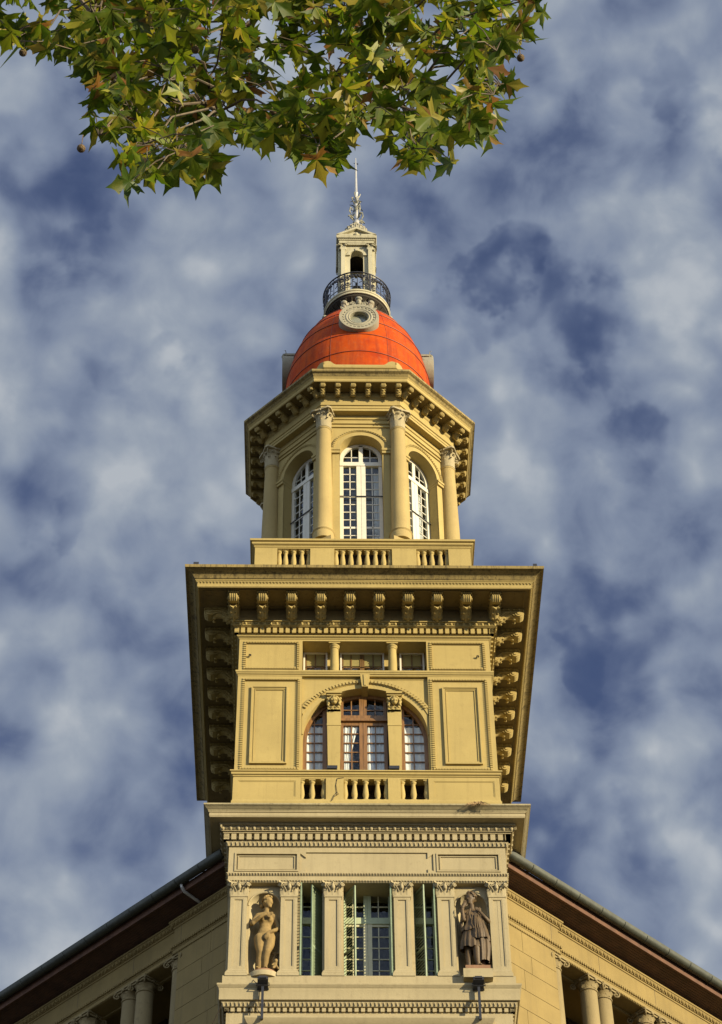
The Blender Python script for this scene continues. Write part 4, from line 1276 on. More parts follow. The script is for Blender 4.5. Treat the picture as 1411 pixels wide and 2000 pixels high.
for k in range(4):
    q = T((0, YC, 0)) @ RZ(k * pi / 2)
    hw = LW + .2
    mb.prism([(-hw + .08, 81.08), (hw - .08, 81.08), (0, 81.60)], -LW - .08, -.3, 'y', q)
    for s in (-1, 1):
        pts = [(s * hw, 81.08), (s * hw, 81.20), (0, 81.74), (0, 81.60)]
        mb.prism(pts if s > 0 else pts[::-1], -LW - .20, -.2, 'y', q)
    mb.ball((0, -LW - .12, 81.27), (.10, .08, .12), 8, 6, q)
    for s in (-1, 1):
        for x in (.2, .33, .46): mb.ball((s * x, -LW - .11, 81.20), (.06, .07, .05 + .1 * (.5 - x)), 7, 5, q)
obj('pediment', mb, M['pale'], lant, ang=25)
mb = MB()
pr = [(.66, 81.35), (.66, 81.72), (.60, 81.78)] + [(.60 * cos(t), 81.78 + 1.05 * sin(t)) for t in [i * pi / 2 / 10 for i in range(1, 9)]] + [(.17, 82.83), (.19, 82.88), (.19, 82.95), (.11, 83.0), (.14, 83.08), (.09, 83.18), (.0, 83.2)]
mb.lathe(pr, 32, T((0, YC, 0)))
for k in range(20):
    a = 2 * pi * k / 20
    mb.tube([(r * 1.01 * cos(a), YC + r * 1.01 * sin(a), z) for r, z in pr[2:11]], .03, 5)
    for t in range(3):
        tt = .25 + t * .38
        mb.ball((.61 * cos(tt) * cos(a + pi / 20), YC + .61 * cos(tt) * sin(a + pi / 20), 81.78 + 1.06 * sin(tt)), (.05, .05, .08), 6, 4)
obj('small_dome', mb, M['stone'], lant, ang=40)
mb = MB(); mb.lathe([(.16, 76.6), (.16, 77.3), (.26, 77.5), (.27, 78.0), (.22, 78.35), (.1, 78.55), (.05, 78.65), (.06, 78.8), (0, 78.9)], 16, T((0, YC, 0)))
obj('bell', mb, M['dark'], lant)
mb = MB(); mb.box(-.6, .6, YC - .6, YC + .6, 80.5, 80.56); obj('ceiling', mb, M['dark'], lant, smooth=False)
# ---- spire
mb = MB()
mb.lathe([(.11, 83.1), (.12, 83.3), (.07, 83.45), (.075, 84.4), (.10, 84.45), (.10, 84.55), (.07, 84.6), (.07, 85.4), (.095, 85.44), (.095, 85.5), (.065, 85.55), (.045, 87.3), (.03, 87.6), (.02, 88.25)], 12, T((.03, YC, 0)))
sp_ = part('spire', mb, M['steel'])
mb = MB()
for k in range(4):
    q = T((.03, YC, 0)) @ RZ(k * pi / 2 + .5)
    mb.tube([(.06, 0, 83.3), (.22, 0, 83.55), (.34, 0, 83.9), (.30, 0, 84.2), (.20, 0, 84.15), (.22, 0, 84.0)], [.03, .035, .035, .03, .03, .03], 6, q)
    spiral(mb, .14, 1.5, .03, q @ T((.26, 0, 83.45)))
    leaf_strip(mb, .16, .5, .28, q @ RZ(pi / 2) @ T((0, -.05, 83.9)))
    leaf_strip(mb, .12, .35, .20, q @ RZ(pi / 3) @ T((0, -.06, 84.5)))
    mb.tube([(.06, 0, 84.6), (.16, 0, 84.75), (.22, 0, 84.95), (.15, 0, 85.05)], .025, 5, q)
    mb.tube([(.06, 0, 85.0), (.14, 0, 85.1), (.20, 0, 85.3)], .022, 5, q @ RZ(.7))
obj('scroll_ornament', mb, M['lead'], sp_)
mb = MB()
mb.tube([(-.06, YC, 87.84), (.13, YC, 87.78)], .014, 6); mb.box(.09, .14, YC - .008, YC + .008, 87.74, 87.84)
obj('weather_vane', mb, M['iron'], sp_)

# ---- green windows and shutters of the pilaster storey
YB = .62
def green_window(x0, x1, leaves):
    win = link('window', None, B)
    m, w = MB(), MB()
    zb, zt, t0, t1 = 40.36, 43.80, 42.70, 42.92
    frame_bars(m, x0, x1, zb, zt, .045, YB, YB + .09)
    m.box(x0, x1, YB - .04, YB + .09, t0, t1)
    cx = (x0 + x1) / 2
    if leaves == 2:
        w.box(cx - .13, cx - .004, YB - .02, YB + .07, zb, t0); w.box(cx + .004, cx + .13, YB - .02, YB + .07, zb, t0)
        m.box(cx - .11, cx - .003, YB - .015, YB + .07, t1, zt); m.box(cx + .003, cx + .11, YB - .015, YB + .07, t1, zt)
        segs = [(x0 + .045, cx - .13), (cx + .13, x1 - .045)]
    else:
        segs = [(x0 + .045, x1 - .045)]
    b = MB()
    for a, c in segs:
        w.box(a, c, YB, YB + .06, t0 - .08, t0)
        mid = a + (c - a) * (.4 if leaves == 2 else .62)
        for q in (mid,):
            b.box(q - .014, q + .014, YB + .015, YB + .05, zb, t0 - .08); b.box(q - .014, q + .014, YB + .015, YB + .05, t1, zt)
        for k in range(6):
            z = 42.26 - k * .40
            if z > zb: b.box(a, c, YB + .015, YB + .05, z - .014, z + .014)
        b.box(a, c, YB + .015, YB + .05, 43.34, 43.37)
    obj('frame', m, M['palegreen'], win, smooth=False)
    if leaves == 2: obj('casement', w, M['palecream'], win, smooth=False)
    obj('glazing_bars', b, M['palecream'] if leaves == 2 else M['palegreen'], win, smooth=False)
    pane_obj(win, rect(x0, x1, zb, zt), YB + .035)
green_window(-.68, .66, 2)
green_window(-1.96, -1.36, 1)
green_window(1.36, 1.96, 1)
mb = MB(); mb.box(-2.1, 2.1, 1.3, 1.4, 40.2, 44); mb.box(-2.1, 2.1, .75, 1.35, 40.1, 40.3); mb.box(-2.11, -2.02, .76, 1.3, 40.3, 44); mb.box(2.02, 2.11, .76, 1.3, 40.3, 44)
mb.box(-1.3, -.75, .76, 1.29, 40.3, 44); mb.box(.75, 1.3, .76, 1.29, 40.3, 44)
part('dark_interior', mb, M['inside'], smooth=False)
def shutter_mesh(w, z0, z1):
    m = MB()
    m.box(0, .05, -.02, .02, z0, z1); m.box(w - .05, w, -.02, .02, z0, z1)
    m.box(.05, w - .05, -.019, .019, z0, z0 + .08); m.box(.05, w - .05, -.019, .019, z1 - .07, z1); m.box(.05, w - .05, -.019, .019, z0 + 1.1, z0 + 1.17)
    z = z0 + .10
    while z < z1 - .09:
        m.box(.05, w - .05, -.042, .042, -.007, .007, T((0, 0, z)) @ RX(radians(50)))
        z += .108
    return m.mesh('shutter', M['green'], False)
sh = shutter_mesh(.62, 40.40, 43.72)
# hinge position, opening angle from the wall plane
for x, ang in ((-1.99, radians(88)), (-1.33, radians(122)), (-.72, radians(56)), (.70, radians(93)), (1.36, radians(62)), (1.98, radians(93))):
    link('shutter', sh, B, T((x, YB - .06, 0)) @ RZ(-ang))

# ------------------------------------------------------------------ the two wings
def ionic_mesh(r, h, mat):
    m = MB()
    m.lathe([(r, -.04), (r * 1.12, -.02), (r * 1.12, .02), (r, .04), (r, h * .35), (r * 1.25, h * .6)], 20)
    m.box(-r * 1.35, r * 1.35, -r * 1.35, r * 1.35, h * .88, h)
    m.box(-r * 1.2, r * 1.2, -r * 1.2, r * 1.2, h * .72, h * .88)
    for k in range(4):
        q = RZ(pi / 4 + k * pi / 2)
        spiral(m, r * .5, 1.6, r * .12, q @ T((0, -r * 1.65, h * .58)) @ RZ(pi / 2))
        m.tube([(0, -r * 1.1, h * .86), (0, -r * 1.5, h * .9), (0, -r * 1.85, h * .86)], r * .16, 6, q)
        leaf_strip(m, r * .9, h * .5, r * .3, RZ(k * pi / 2) @ T((0, -r * 1.02, h * .12)))
        m.ball((0, -r * 1.3, h * .78), (r * .25, r * .15, r * .2), 8, 6, RZ(k * pi / 2))
    return m.mesh('capital', mat, True, 45)
icap = ionic_mesh(.27, .42, M['wcol'])
wc = MB(); wc.lathe([(.33, 36.2), (.31, 38), (.285, 41.5), (.27, 43.4)], 24)
wcol_me = wc.mesh('column', M['wcol'], True, 40)

def build_wing(side, ang):
    d = Vector((side * cos(ang), sin(ang), 0)); n_in = Vector((-side * sin(ang), cos(ang), 0))
    Q = Matrix(((d.x, n_in.x, 0, side * 4.2), (d.y, n_in.y, 0, 2.1), (0, 0, 1, 0), (0, 0, 0, 1)))
    LEN = 42.0
    lab = 'sunlit' if side > 0 else 'shaded'
    # wall mass with ashlar blocks beside the tower
    mb = MB()
    mb.box(-1.2, 2.08, -.05, 9, 0, 43.83, Q)
    mb.box(2.08, LEN, 2.2, 9, 0, 45.0, Q)
    mb.box(2.08, LEN, -.05, 2.2, 0, 38.2, Q)
    mb.box(-1.2, 2.3, .0, 9, 43.8, 45.1, Q); mb.box(2.3, LEN, .55, 2.2, 44.3, 45.1, Q)
    for s0 in (14.3,):
        mb.box(s0, LEN, 0.02, .6, 38.2, 43.9, Q)
    zs = [43.83, 43.06, 42.42, 41.68, 40.98, 40.28, 39.58, 38.88, 38.18]
    for k in range(len(zs) - 1):
        cuts = [-1.2, .62, 2.10] if k % 2 == 0 else [-1.2, .98, 2.10] if k % 4 == 1 else [-1.2, .30, 2.10]
        for a, b in zip(cuts[:-1], cuts[1:]):
            mb.box(a + .006, b - .006, -.10, -.02, zs[k + 1] + .008, zs[k] - .008, Q)
    part('wall', mb, M['wing'], smooth=False, label=f'{lab} ashlar wall of the wing')
    # entablature
    def band(name, prof, mat, off=.08):
        m = MB()
        loc = [(-1.3, -.10), (2.33, -.10), (2.33, 0.0), (LEN, 0.0)]
        P = [(Q @ Vector((a, b, 0))).to_2d() for a, b in loc]
        if side < 0: P = P[::-1]
        m.sweep([tuple(p) for p in P], prof, False)
        return m, [tuple(p) for p in P]
    m, P = band('architrave', [(-.6, 43.82), (.0, 43.82), (.0, 43.87), (.015, 43.875), (.015, 43.99), (.03, 44.0), (.03, 44.03)], None)
    part('architrave', m, M['wing'], ang=20)
    m, P = band('b', [(-.5, 44.02), (.03, 44.02), (.05, 44.05), (.07, 44.09), (.085, 44.12), (.085, 44.15), (-.3, 44.16)], None)
    def bits(m2):
        m.box(-.03, .03, -.02, .03, 44.04, 44.11, m2)
    along(P, .07, .10, bits, ([0, 2] if side > 0 else [0, 2]), False)
    along(P, .015, .075, lambda q: m.box(-.022, .022, -.018, .03, 43.83, 43.87, q), [0, 2], False)
    part('leaf_moulding', m, M['wing'], ang=20)
    m, P = band('b', [(-.5, 44.15), (.0, 44.15), (.0, 44.80), (.02, 44.81), (-.3, 44.815)], None)
    part('frieze', m, M['wing'], ang=20)
    m = MB()
    for s0 in (2.0, 4.30, 6.95, 9.6):
        m.box(s0, s0 + .012, -.103 if s0 < 2.3 else -.004, .05, 44.16, 44.80, Q)
    part('joint', m, M['slat'], smooth=False)
    m, P = band('b', [(-.5, 44.81), (.03, 44.81), (.035, 44.86), (.06, 44.87), (.09, 44.93), (.12, 45.01), (.14, 45.02), (.14, 45.08), (.02, 45.09), (.02, 45.2), (-.3, 45.2)], None)
    along(P, .085, .17, lambda q: m.ball((0, 0, 44.945), (.05, .045, .075), 7, 5, q), [0, 2], False)
    along(P, .10, .17, lambda q: m.box(.08, .09, -.02, .03, 44.88, 45.0, q), [0, 2], False)
    part('egg_and_dart_moulding', m, M['wing'], ang=40)
    # beam over the loggia and its ceiling
    m = MB()
    m.box(2.34, LEN, .02, .62, 43.815, 43.84, Q)
    m.box(2.34, LEN, .52, .62, 43.74, 43.815, Q)
    m.box(2.1, LEN, .62, 2.2, 43.95, 44.0, Q)
    part('loggia_ceiling', m, M['wing'], smooth=False)
    # slatted screens at the back of the loggia
    s0 = 2.4
    while s0 < 14:
        m = MB()
        z = 38.3
        while z < 43.9:
            m.box(s0, s0 + 1.9, 2.10, 2.14, z, z + .10, Q @ T((0, 0, 0)))
            z += .16
        m.box(s0, s0 + 1.9, 2.15, 2.18, 38.2, 43.95, Q)
        part('slatted_screen', m, M['slat'], smooth=False)
        s0 += 2.65
    # columns
    rot = math.atan2(d.y, d.x) if side > 0 else math.atan2(-d.y, -d.x)
    cs = [2.32]
    k = 3.97
    while k < 14:
        cs += [k, k + .66]; k += 2.65
    for s in cs:
        p = Q @ Vector((s, .27, 0))
        c = link('column', wcol_me, B, T(p) @ RZ(rot))
        link('capital', icap, c, T((0, 0, 43.39)))
    # eave
    st = lambda off: -.917 * off - .12
    def sheared(y0, y1, z0a, z0b, z1a, z1b, e=LEN):
        """plank from offset y0 (z0a..z1a) to y1 (z0b..z1b); starts on the tower's side"""
        vs = []
        for s_ in (0, 1):
            for y, za, zb in ((y0, z0a, z1a), (y1, z0b, z1b)):
                s1 = e if s_ else st(y if y > 0 else 0)
                vs += [(s1, -y, za), (s1, -y, zb)]
        return vs, [(0, 1, 3, 2), (4, 6, 7, 5), (0, 4, 5, 1), (2, 3, 7, 6), (0, 2, 6, 4), (1, 5, 7, 3)]
    m = MB()
    nb = 9
    for i in range(nb):
        a, b = .75 * i / nb, .75 * (i + 1) / nb - .010
        f = lambda y: 45.18 + .15 * y / .75
        m.add(*sheared(a, b, f(a), f(b), f(a) + .03, f(b) + .03), Q)
    ev = part('eave', m, M['eave'], smooth=False, label=f'{lab} red brown boarded eave')
    m = MB()
    m.add(*sheared(.75, .80, 45.28, 45.28, 45.56, 45.56), Q)
    s0 = .9
    obj('fascia_board', m, M['fascia'], ev, smooth=False)
    m = MB()
    g0 = st(.93) + .25
    cz = 45.62
    sec = [(.15 * cos(t), .15 * sin(t)) for t in [pi + pi * i / 10 for i in range(11)]] + [(.165, .05), (.13, .05)]
    vs, fs = [], []
    for s_ in (g0, LEN):
        vs += [(s_, -.95 - a, cz + b) for a, b in sec]
    k = len(sec)
    fs = [(i, i + 1, k + i + 1, k + i) for i in range(k - 1)] + [tuple(range(k)), tuple(range(k, 2 * k))]
    m.add(vs, fs, Q)
    s_ = g0 + 1.0
    while s_ < 16:
        m.tube([(s_, -.95 - 1.06 * a, cz + 1.06 * b) for a, b in sec[:11]], .012, 5, Q)
        s_ += 1.05
    obj('gutter', m, M['gutter'], ev, ang=40)
    m = MB()
    m.add([(1, -.85, 45.58), (LEN, -.85, 45.58), (LEN, 7, 47.2), (1, 7, 47.2)], [(0, 1, 2, 3)], Q)
    obj('roof', m, M['roof'], ev, smooth=False)
    if side < 0:
        pp = [(1.22, -.93, 45.62), (1.17, -.90, 45.36), (1.17, -.80, 45.26), (1.10, -.05, 45.12)]
        m2 = MB(); m2.tube(pp, .05, 8, Q); obj('drainpipe', m2, M['steel'], ev)
build_wing(1, radians(42.5))
build_wing(-1, radians(45))

# ------------------------------------------------------------------ statues in the niches
def fuse(name, mb, mat, vox, parent, smooth_it=4):
    """one continuous surface from overlapping solids"""
    me = mb.mesh(name + '_raw', None, False)
    o = bpy.data.objects.new(name, me); COL.objects.link(o)
    r = o.modifiers.new('r', 'REMESH'); r.mode = 'VOXEL'; r.voxel_size = vox; r.use_smooth_shade = True
    s = o.modifiers.new('s', 'SMOOTH'); s.iterations = smooth_it; s.factor = 0.5
    dg = bpy.context.evaluated_depsgraph_get()
    me2 = bpy.data.meshes.new_from_object(o.evaluated_get(dg))
    o.modifiers.clear(); o.data = me2
    bpy.data.meshes.remove(me)
    me2.name = name
    me2.materials.clear(); me2.materials.append(mat)
    for p in me2.polygons: p.use_smooth = True
    o.parent = parent
    return o
def limb(mb, pts, rs, k=7):
    """overlapping balls along a chain of joints"""
    for (a, b), (ra, rb) in zip(zip(pts[:-1], pts[1:]), zip(rs[:-1], rs[1:])):
        a, b = Vector(a), Vector(b)
        n = max(3, int((b - a).length / (0.35 * min(ra, rb))))
        for i in range(n + 1):
            t = i / n
            mb.ball(a.lerp(b, t), ra + (rb - ra) * t, 10, 8)
def fingers(mb, wrist, direc, side, n_=None, r=.022, L=.16):
    w, d, s = Vector(wrist), Vector(direc).normalized(), Vector(side).normalized()
    nrm = d.cross(s)
    mb.ball(w + d * .06, (.05, .05, .05), 8, 6)
    for i, (k, l) in enumerate(((-1.5, .85), (-.5, 1.0), (.5, .95), (1.5, .75))):
        a = w + d * .08 + s * k * .030
        limb(mb, [a, a + d * L * .55 * l, a + d * L * l - nrm * .03], [r, r * .9, r * .75])
    a = w + d * .03 + s * .055
    limb(mb, [a, a + d * .06 + s * .05, a + d * .12 + s * .05], [r * 1.05, r * .95, r * .8])

def head(mb, c, yaw, tilt, r=.15):
    q = T(c) @ RZ(yaw) @ RX(tilt)
    mb.ball((0, 0, .03), (r * .88, r * 1.05, r * 1.12), 16, 12, q)
    mb.ball((0, -r * .45, -r * .55), (r * .58, r * .55, r * .62), 12, 9, q)
    mb.prism([(-r * .93, r * .18), (-r * 1.30, -r * .28), (-r * .9, -r * .30)], -r * .16, r * .16, 'x', q)
    mb.ball((0, -r * .92, -r * .52), (r * .26, r * .12, r * .08), 8, 5, q)
    mb.ball((0, -r * .86, -r * .70), (r * .22, r * .14, r * .08), 8, 5, q)
    mb.ball((0, -r * .88, -r * .95), (r * .26, r * .2, r * .18), 8, 6, q)
    for s in (-1, 1):
        mb.ball((s * r * .36, -r * .90, r * .22), (r * .30, r * .16, r * .08), 8, 5, q)
        mb.ball((s * r * .36, -r * .84, r * .02), (r * .17, r * .10, r * .10), 8, 5, q)
        mb.ball((s * r * .92, r * .12, -r * .08), (r * .12, r * .22, r * .30), 8, 6, q)
    return q
def hair(q, r, bun, mat, parent):
    m = MB()
    rr = random.Random(5)
    for i in range(80):
        u, v = rr.uniform(-pi, pi), rr.uniform(-.25, pi / 2)
        p = Vector((sin(u) * cos(v), cos(u) * cos(v), sin(v)))
        if p.y < -.55 and p.z < .60: continue
        m.ball((p.x * r * .98, .015 + p.y * r * 1.14, .05 + p.z * r * 1.15), r * rr.uniform(.20, .30), 7, 5, q)
    m.ball((0, bun[0], bun[1]), (r * .45, r * .5, r * .42), 9, 7, q)
    return fuse('hair', m, mat, .022, parent, 2)

ST = M['statue']
# --- undraped woman turning to the right, arms folded across the body
S1 = thing('statue', 'brown stained stone statue of an undraped woman on a curved base in the arched niche', 'statue', (-3.05, .16, 40.62), 'statues in the arched niches')
b = MB()
limb(b, [(.07, .02, 2.20), (.08, .02, 2.04)], [.085, .10])                                     # neck
limb(b, [(-.20, .02, 1.97), (.08, .03, 2.00), (.34, .02, 1.93)], [.105, .13, .105])              # shoulders
b.ball((.08, .02, 1.80), (.245, .165, .24), 18, 12)                                            # ribcage
b.ball((-.03, -.10, 1.80), (.10, .09, .10), 10, 8); b.ball((.19, -.10, 1.78), (.10, .09, .10), 10, 8)
b.ball((.05, .02, 1.56), (.195, .145, .24), 16, 12)                                            # waist
b.ball((.05, .0, 1.36), (.25, .175, .20), 16, 12)
b.ball((.06, .02, 1.20), (.33, .20, .22), 18, 12)                                              # hips
limb(b, [(-.13, .0, 1.16), (-.12, -.03, .95), (-.09, -.06, .68), (-.10, -.0, .50), (-.13, .03, .14)], [.185, .172, .122, .118, .068])
limb(b, [(.22, .0, 1.16), (.20, -.06, .95), (.13, -.13, .66), (.09, -.07, .48), (.06, .02, .14)], [.195, .178, .124, .118, .068])
b.ball((-.11, .05, .42), (.10, .11, .17), 10, 8); b.ball((.09, .0, .40), (.10, .11, .17), 10, 8)
for x, y, a in ((-.13, -.04, -.25), (.07, -.05, .25)):
    q = T((x, y, .05)) @ RZ(a)
    b.ball((0, -.06, .02), (.065, .16, .055), 10, 7, q)
    for t in range(5): b.ball((-.045 + t * .023, -.215 + abs(t - 1) * .012, .005), (.016, .03, .02), 6, 5, q)
limb(b, [(-.22, .02, 1.94), (-.39, -.06, 1.66), (-.36, -.14, 1.63)], [.098, .078, .078])           # bent arm across the chest
limb(b, [(-.38, -.11, 1.64), (-.12, -.24, 1.78), (.05, -.26, 1.86)], [.078, .062, .045])
fingers(b, (.06, -.25, 1.87), (.95, .05, .12), (0, .1, -1))
limb(b, [(.36, .02, 1.90), (.46, -.03, 1.58), (.47, -.08, 1.46)], [.096, .078, .072])
limb(b, [(.47, -.07, 1.45), (.30, -.20, 1.32), (.16, -.24, 1.24)], [.072, .058, .045])
fingers(b, (.15, -.24, 1.24), (-.45, .02, -.85), (.85, 0, -.45))
q1 = head(b, (.11, -.0, 2.42), radians(52), radians(8), .165)
body = fuse('figure', b, ST, .024, S1)
hair(q1, .165, (.23, -.04), ST, S1)
d = MB()      # dolphin with a small child beside the leg
limb(d, [(.36, .05, .08), (.40, .0, .30), (.33, .06, .48), (.38, .08, .66)], [.10, .09, .07, .045])
d.ball((.46, .08, .70), (.13, .05, .04), 9, 6); d.ball((.32, .08, .72), (.09, .05, .035), 9, 6)
d.ball((.42, -.12, .33), .075, 9, 7); d.ball((.41, -.10, .18), (.075, .07, .10), 9, 7)
limb(d, [(.38, -.12, .14), (.34, -.20, .06)], [.045, .035]); limb(d, [(.46, -.12, .14), (.50, -.18, .04)], [.045, .035])
limb(d, [(.36, -.12, .24), (.30, -.16, .18)], [.035, .028]); limb(d, [(.47, -.12, .24), (.52, -.1, .32)], [.035, .028])
fuse('dolphin_and_child', d, ST, .02, S1, 2)
m = MB()
m.lathe([(.45, -.13), (.46, -.08), (.45, -.03), (.42, 0), (.0, 0.01)], 26, T((.04, .10, 0)) @ SCL(1, .9, 1))
obj('base', m, M['terracotta'], S1)
m = MB(); m.lathe([(.50, -.30), (.51, -.16), (.50, -.13), (0, -.13)], 30, T((-3.02, .24, 40.62)) @ SCL(1, .9, 1))
part('niche_pedestal', m, M['cream'], ang=40)

S1.scale = (.90, .92, 1.03)
# --- draped huntress fastening her cloak
S2 = thing('statue', 'dark stained stone statue of a woman in tunic and cloak on a square base', 'statue', (3.09, .02, 40.62), 'statues in the arched niches')
b = MB()
limb(b, [(-.05, .0, 2.28), (-.05, .02, 2.10)], [.085, .10])
limb(b, [(-.27, .02, 2.00), (-.05, .04, 2.04), (.17, .03, 2.01)], [.105, .13, .105])
b.ball((-.06, .03, 1.85), (.24, .165, .24), 16, 12)
b.ball((-.15, -.09, 1.86), (.095, .08, .095), 10, 8); b.ball((.06, -.09, 1.86), (.095, .08, .095), 10, 8)
b.ball((-.08, .03, 1.58), (.20, .15, .22), 14, 10)
b.ball((-.07, .03, 1.30), (.27, .19, .26), 16, 12)
limb(b, [(-.20, .02, 1.20), (-.22, .05, .70), (-.22, .08, .40), (-.24, .10, .14)], [.17, .12, .11, .065])
limb(b, [(.05, .0, 1.20), (.02, -.10, .72), (.03, -.04, .42), (.06, .0, .14)], [.18, .125, .115, .066])
for x, y, a in ((-.25, .03, -.3), (.07, -.08, .25)):
    q = T((x, y, .05)) @ RZ(a)
    b.ball((0, -.06, .02), (.065, .16, .055), 10, 7, q)
    for t in range(5): b.ball((-.045 + t * .023, -.215 + abs(t - 1) * .012, .005), (.016, .03, .02), 6, 5, q)
# her right arm raised to the shoulder with a fold of cloth
limb(b, [(-.29, .0, 1.98), (-.36, -.10, 1.70), (-.32, -.16, 1.66)], [.098, .078, .075])
limb(b, [(-.33, -.14, 1.67), (-.36, -.20, 1.92), (-.33, -.17, 2.12)], [.074, .06, .046])
fingers(b, (-.33, -.17, 2.12), (.35, .05, .9), (.9, 0, -.35))
# the other elbow pushed out, hand at the shoulder clasp
limb(b, [(.19, .03, 1.99), (.36, -.04, 1.78), (.44, -.08, 1.66)], [.10, .08, .074])
limb(b, [(.44, -.08, 1.66), (.33, -.20, 1.72), (.20, -.22, 1.88)], [.074, .06, .046])
fingers(b, (.20, -.22, 1.89), (-.6, 0, .6), (.6, 0, .6))
q2 = head(b, (-.07, -.0, 2.50), radians(-42), radians(10), .165)
fuse('figure', b, M['bronze'], .024, S2)
hair(q2, .165, (.19, .02), M['bronze'], S2)
# tunic: pleated skirt and blouse
def drape(mb, rings, folds, depth, n=84, a0=0.0, a1=2 * pi, ph=0.0):
    """rings: (cx, cy, rx, ry, z) bottom to top, with folds running down"""
    vs, fs = [], []
    k = len(rings)
    for i in range(n + 1):
        a = a0 + (a1 - a0) * i / n
        for j, (cx, cy, rx, ry, z) in enumerate(rings):
            t = 1 - j / (k - 1)
            f = 1 + depth * (.25 + .75 * t) * (sin(a * folds + ph + 1.3 * sin(t * 2)) + .45 * sin(a * folds * 2.3 + 1.7 * t))
            vs.append((cx + rx * f * cos(a), cy + ry * f * sin(a), z + .03 * sin(a * folds * .5) * t))
    for i in range(n):
        for j in range(k - 1):
            fs.append((i * k + j, (i + 1) * k + j, (i + 1) * k + j + 1, i * k + j + 1))
    mb.add(vs, fs)
m = MB()
drape(m, [(-.10, .02, .36, .25, .72), (-.10, .02, .34, .245, .95), (-.09, .02, .31, .225, 1.15), (-.08, .02, .29, .21, 1.30), (-.08, .03, .255, .19, 1.44)], 13, .07)
drape(m, [(-.08, .02, .33, .25, 1.30), (-.08, .02, .33, .25, 1.38), (-.08, .02, .28, .20, 1.50), (-.07, .02, .25, .19, 1.62), (-.06, .02, .265, .20, 1.80), (-.06, .03, .26, .19, 1.95), (-.05, .04, .15, .13, 2.08)], 11, .045, ph=1)
obj('tunic', m, M['bronze'], S2, ang=70)
# cloak hanging from her left shoulder to the ankles
m = MB()
drape(m, [(.20, .10, .24, .22, .30), (.21, .08, .27, .24, .55), (.20, .05, .29, .26, .85), (.17, .02, .28, .27, 1.15), (.14, -.0, .26, .26, 1.40), (.11, .0, .22, .24, 1.62), (.09, .0, .17, .20, 1.82), (.08, .02, .10, .14, 2.04)], 8, .085, 96, radians(-160), radians(75), .6)
drape(m, [(.16, -.02, .29, .27, .98), (.15, -.03, .30, .29, 1.12), (.13, -.02, .27, .28, 1.30)], 9, .08, 96, radians(-165), radians(60), 2.0)
limb(m, [(-.30, -.20, 2.16), (-.37, -.20, 2.05), (-.36, -.12, 1.86), (-.40, -.05, 1.62), (-.38, .0, 1.35)], [.07, .06, .055, .05, .03])
limb(m, [(-.12, -.24, 1.98), (-.16, -.27, 1.80), (-.12, -.26, 1.64)], [.03, .028, .02])
for k in range(6):
    limb(m, [(.02 + k * .05, -.26 + .02 * k, 1.86 - .03 * k), (.0 + k * .06, -.29 + .03 * k, 1.45), (.02 + k * .07, -.28 + .035 * k, 1.15)], [.018, .024, .012])
obj('cloak', m, M['bronze'], S2, ang=70)
m = MB()
m.box(-.36, .40, -.30, .42, -.16, .0)
m.box(-.34, .38, -.28, .42, .0, .012)
limb(m, [(.20, .15, 0), (.22, .14, .35), (.2, .14, .62)], [.10, .085, .07])
obj('base', m, M['terracotta'], S2, ang=30)
S2.scale = (.94, .92, 1.02)
m = MB(); m.box(2.68, 3.52, -.32, .30, 40.16, 40.46); part('niche_pedestal', m, M['cream'], smooth=False)

# ------------------------------------------------------------------ lamps, cables, weeds
def pole_light(x, label):
    t = thing('floodlight', label, 'floodlight', (x, -.30, 38.83), 'pole floodlights below the statues')
    m = MB(); m.box(-.035, .035, -.035, .035, -.1, 1.02); m.tube([(0, .28, -.06), (0, .0, -.06)], .03, 6)
    obj('pole', m, M['lamp'], t, ang=30)
    m = MB()
    m.box(-.15, .15, -.16, .14, 1.05, 1.24); m.box(-.17, .17, .14, .17, 1.03, 1.26)
    m.box(-.10, .10, -.20, -.16, 1.08, 1.21)
    m.tube([(-.17, 0, 1.15), (-.19, 0, 1.0), (.19, 0, 1.0), (.17, 0, 1.15)], .018, 5)
    obj('lamp_head', m, M['lamp'], t, T((0, 0, 1.1)) @ RX(radians(-28)) @ T((0, 0, -1.1)), ang=30)
    m = MB(); m.add([(-.13, .172, 1.06), (.13, .172, 1.06), (.13, .172, 1.23), (-.13, .172, 1.23)], [(0, 1, 2, 3)])
    obj('lens', m, M['lens'], t, T((0, 0, 1.1)) @ RX(radians(-28)) @ T((0, 0, -1.1)), smooth=False)
pole_light(-3.02, 'black pole floodlight under the statue of the undraped woman')
pole_light(3.09, 'black pole floodlight under the statue of the cloaked woman')
def small_light(x, y, z, w, label, group):
    t = thing('floodlight', label, 'floodlight', (x, y, z), group)
    m = MB(); m.box(-w * .5, w * .5, -.10, .10, .05, .13); m.box(-w * .42, w * .42, -.08, .08, .13, .16); m.box(-w * .55, w * .55, -.115, -.10, .03, .15)
    obj('lamp_head', m, M['lamp'], t, smooth=False)
    m = MB(); m.box(-.03, .03, -.03, .03, -.0, .05); m.tube([(-w * .52, 0, .09), (-w * .56, 0, 0.02), (w * .56, 0, 0.02), (w * .52, 0, .09)], .012, 5)
    obj('bracket', m, M['lamp'], t)
small_light(-1.06, -.03, 48.075, .30, 'small black floodlight on the balustrade below the carved head left of the arch door', 'small floodlights on the balustrade')
small_light(.87, -.03, 48.075, .30, 'small black floodlight on the balustrade below the carved head right of the arch door', 'small floodlights on the balustrade')
small_light(-5.55, -1.66, 55.47, .16, 'tiny dark lamp on the left end of the wide main cornice', 'lamps on the corners of the main cornice')
small_light(5.62, -1.66, 55.47, .12, 'tiny dark lamp on the right end of the wide main cornice', 'lamps on the corners of the main cornice')
m = MB()
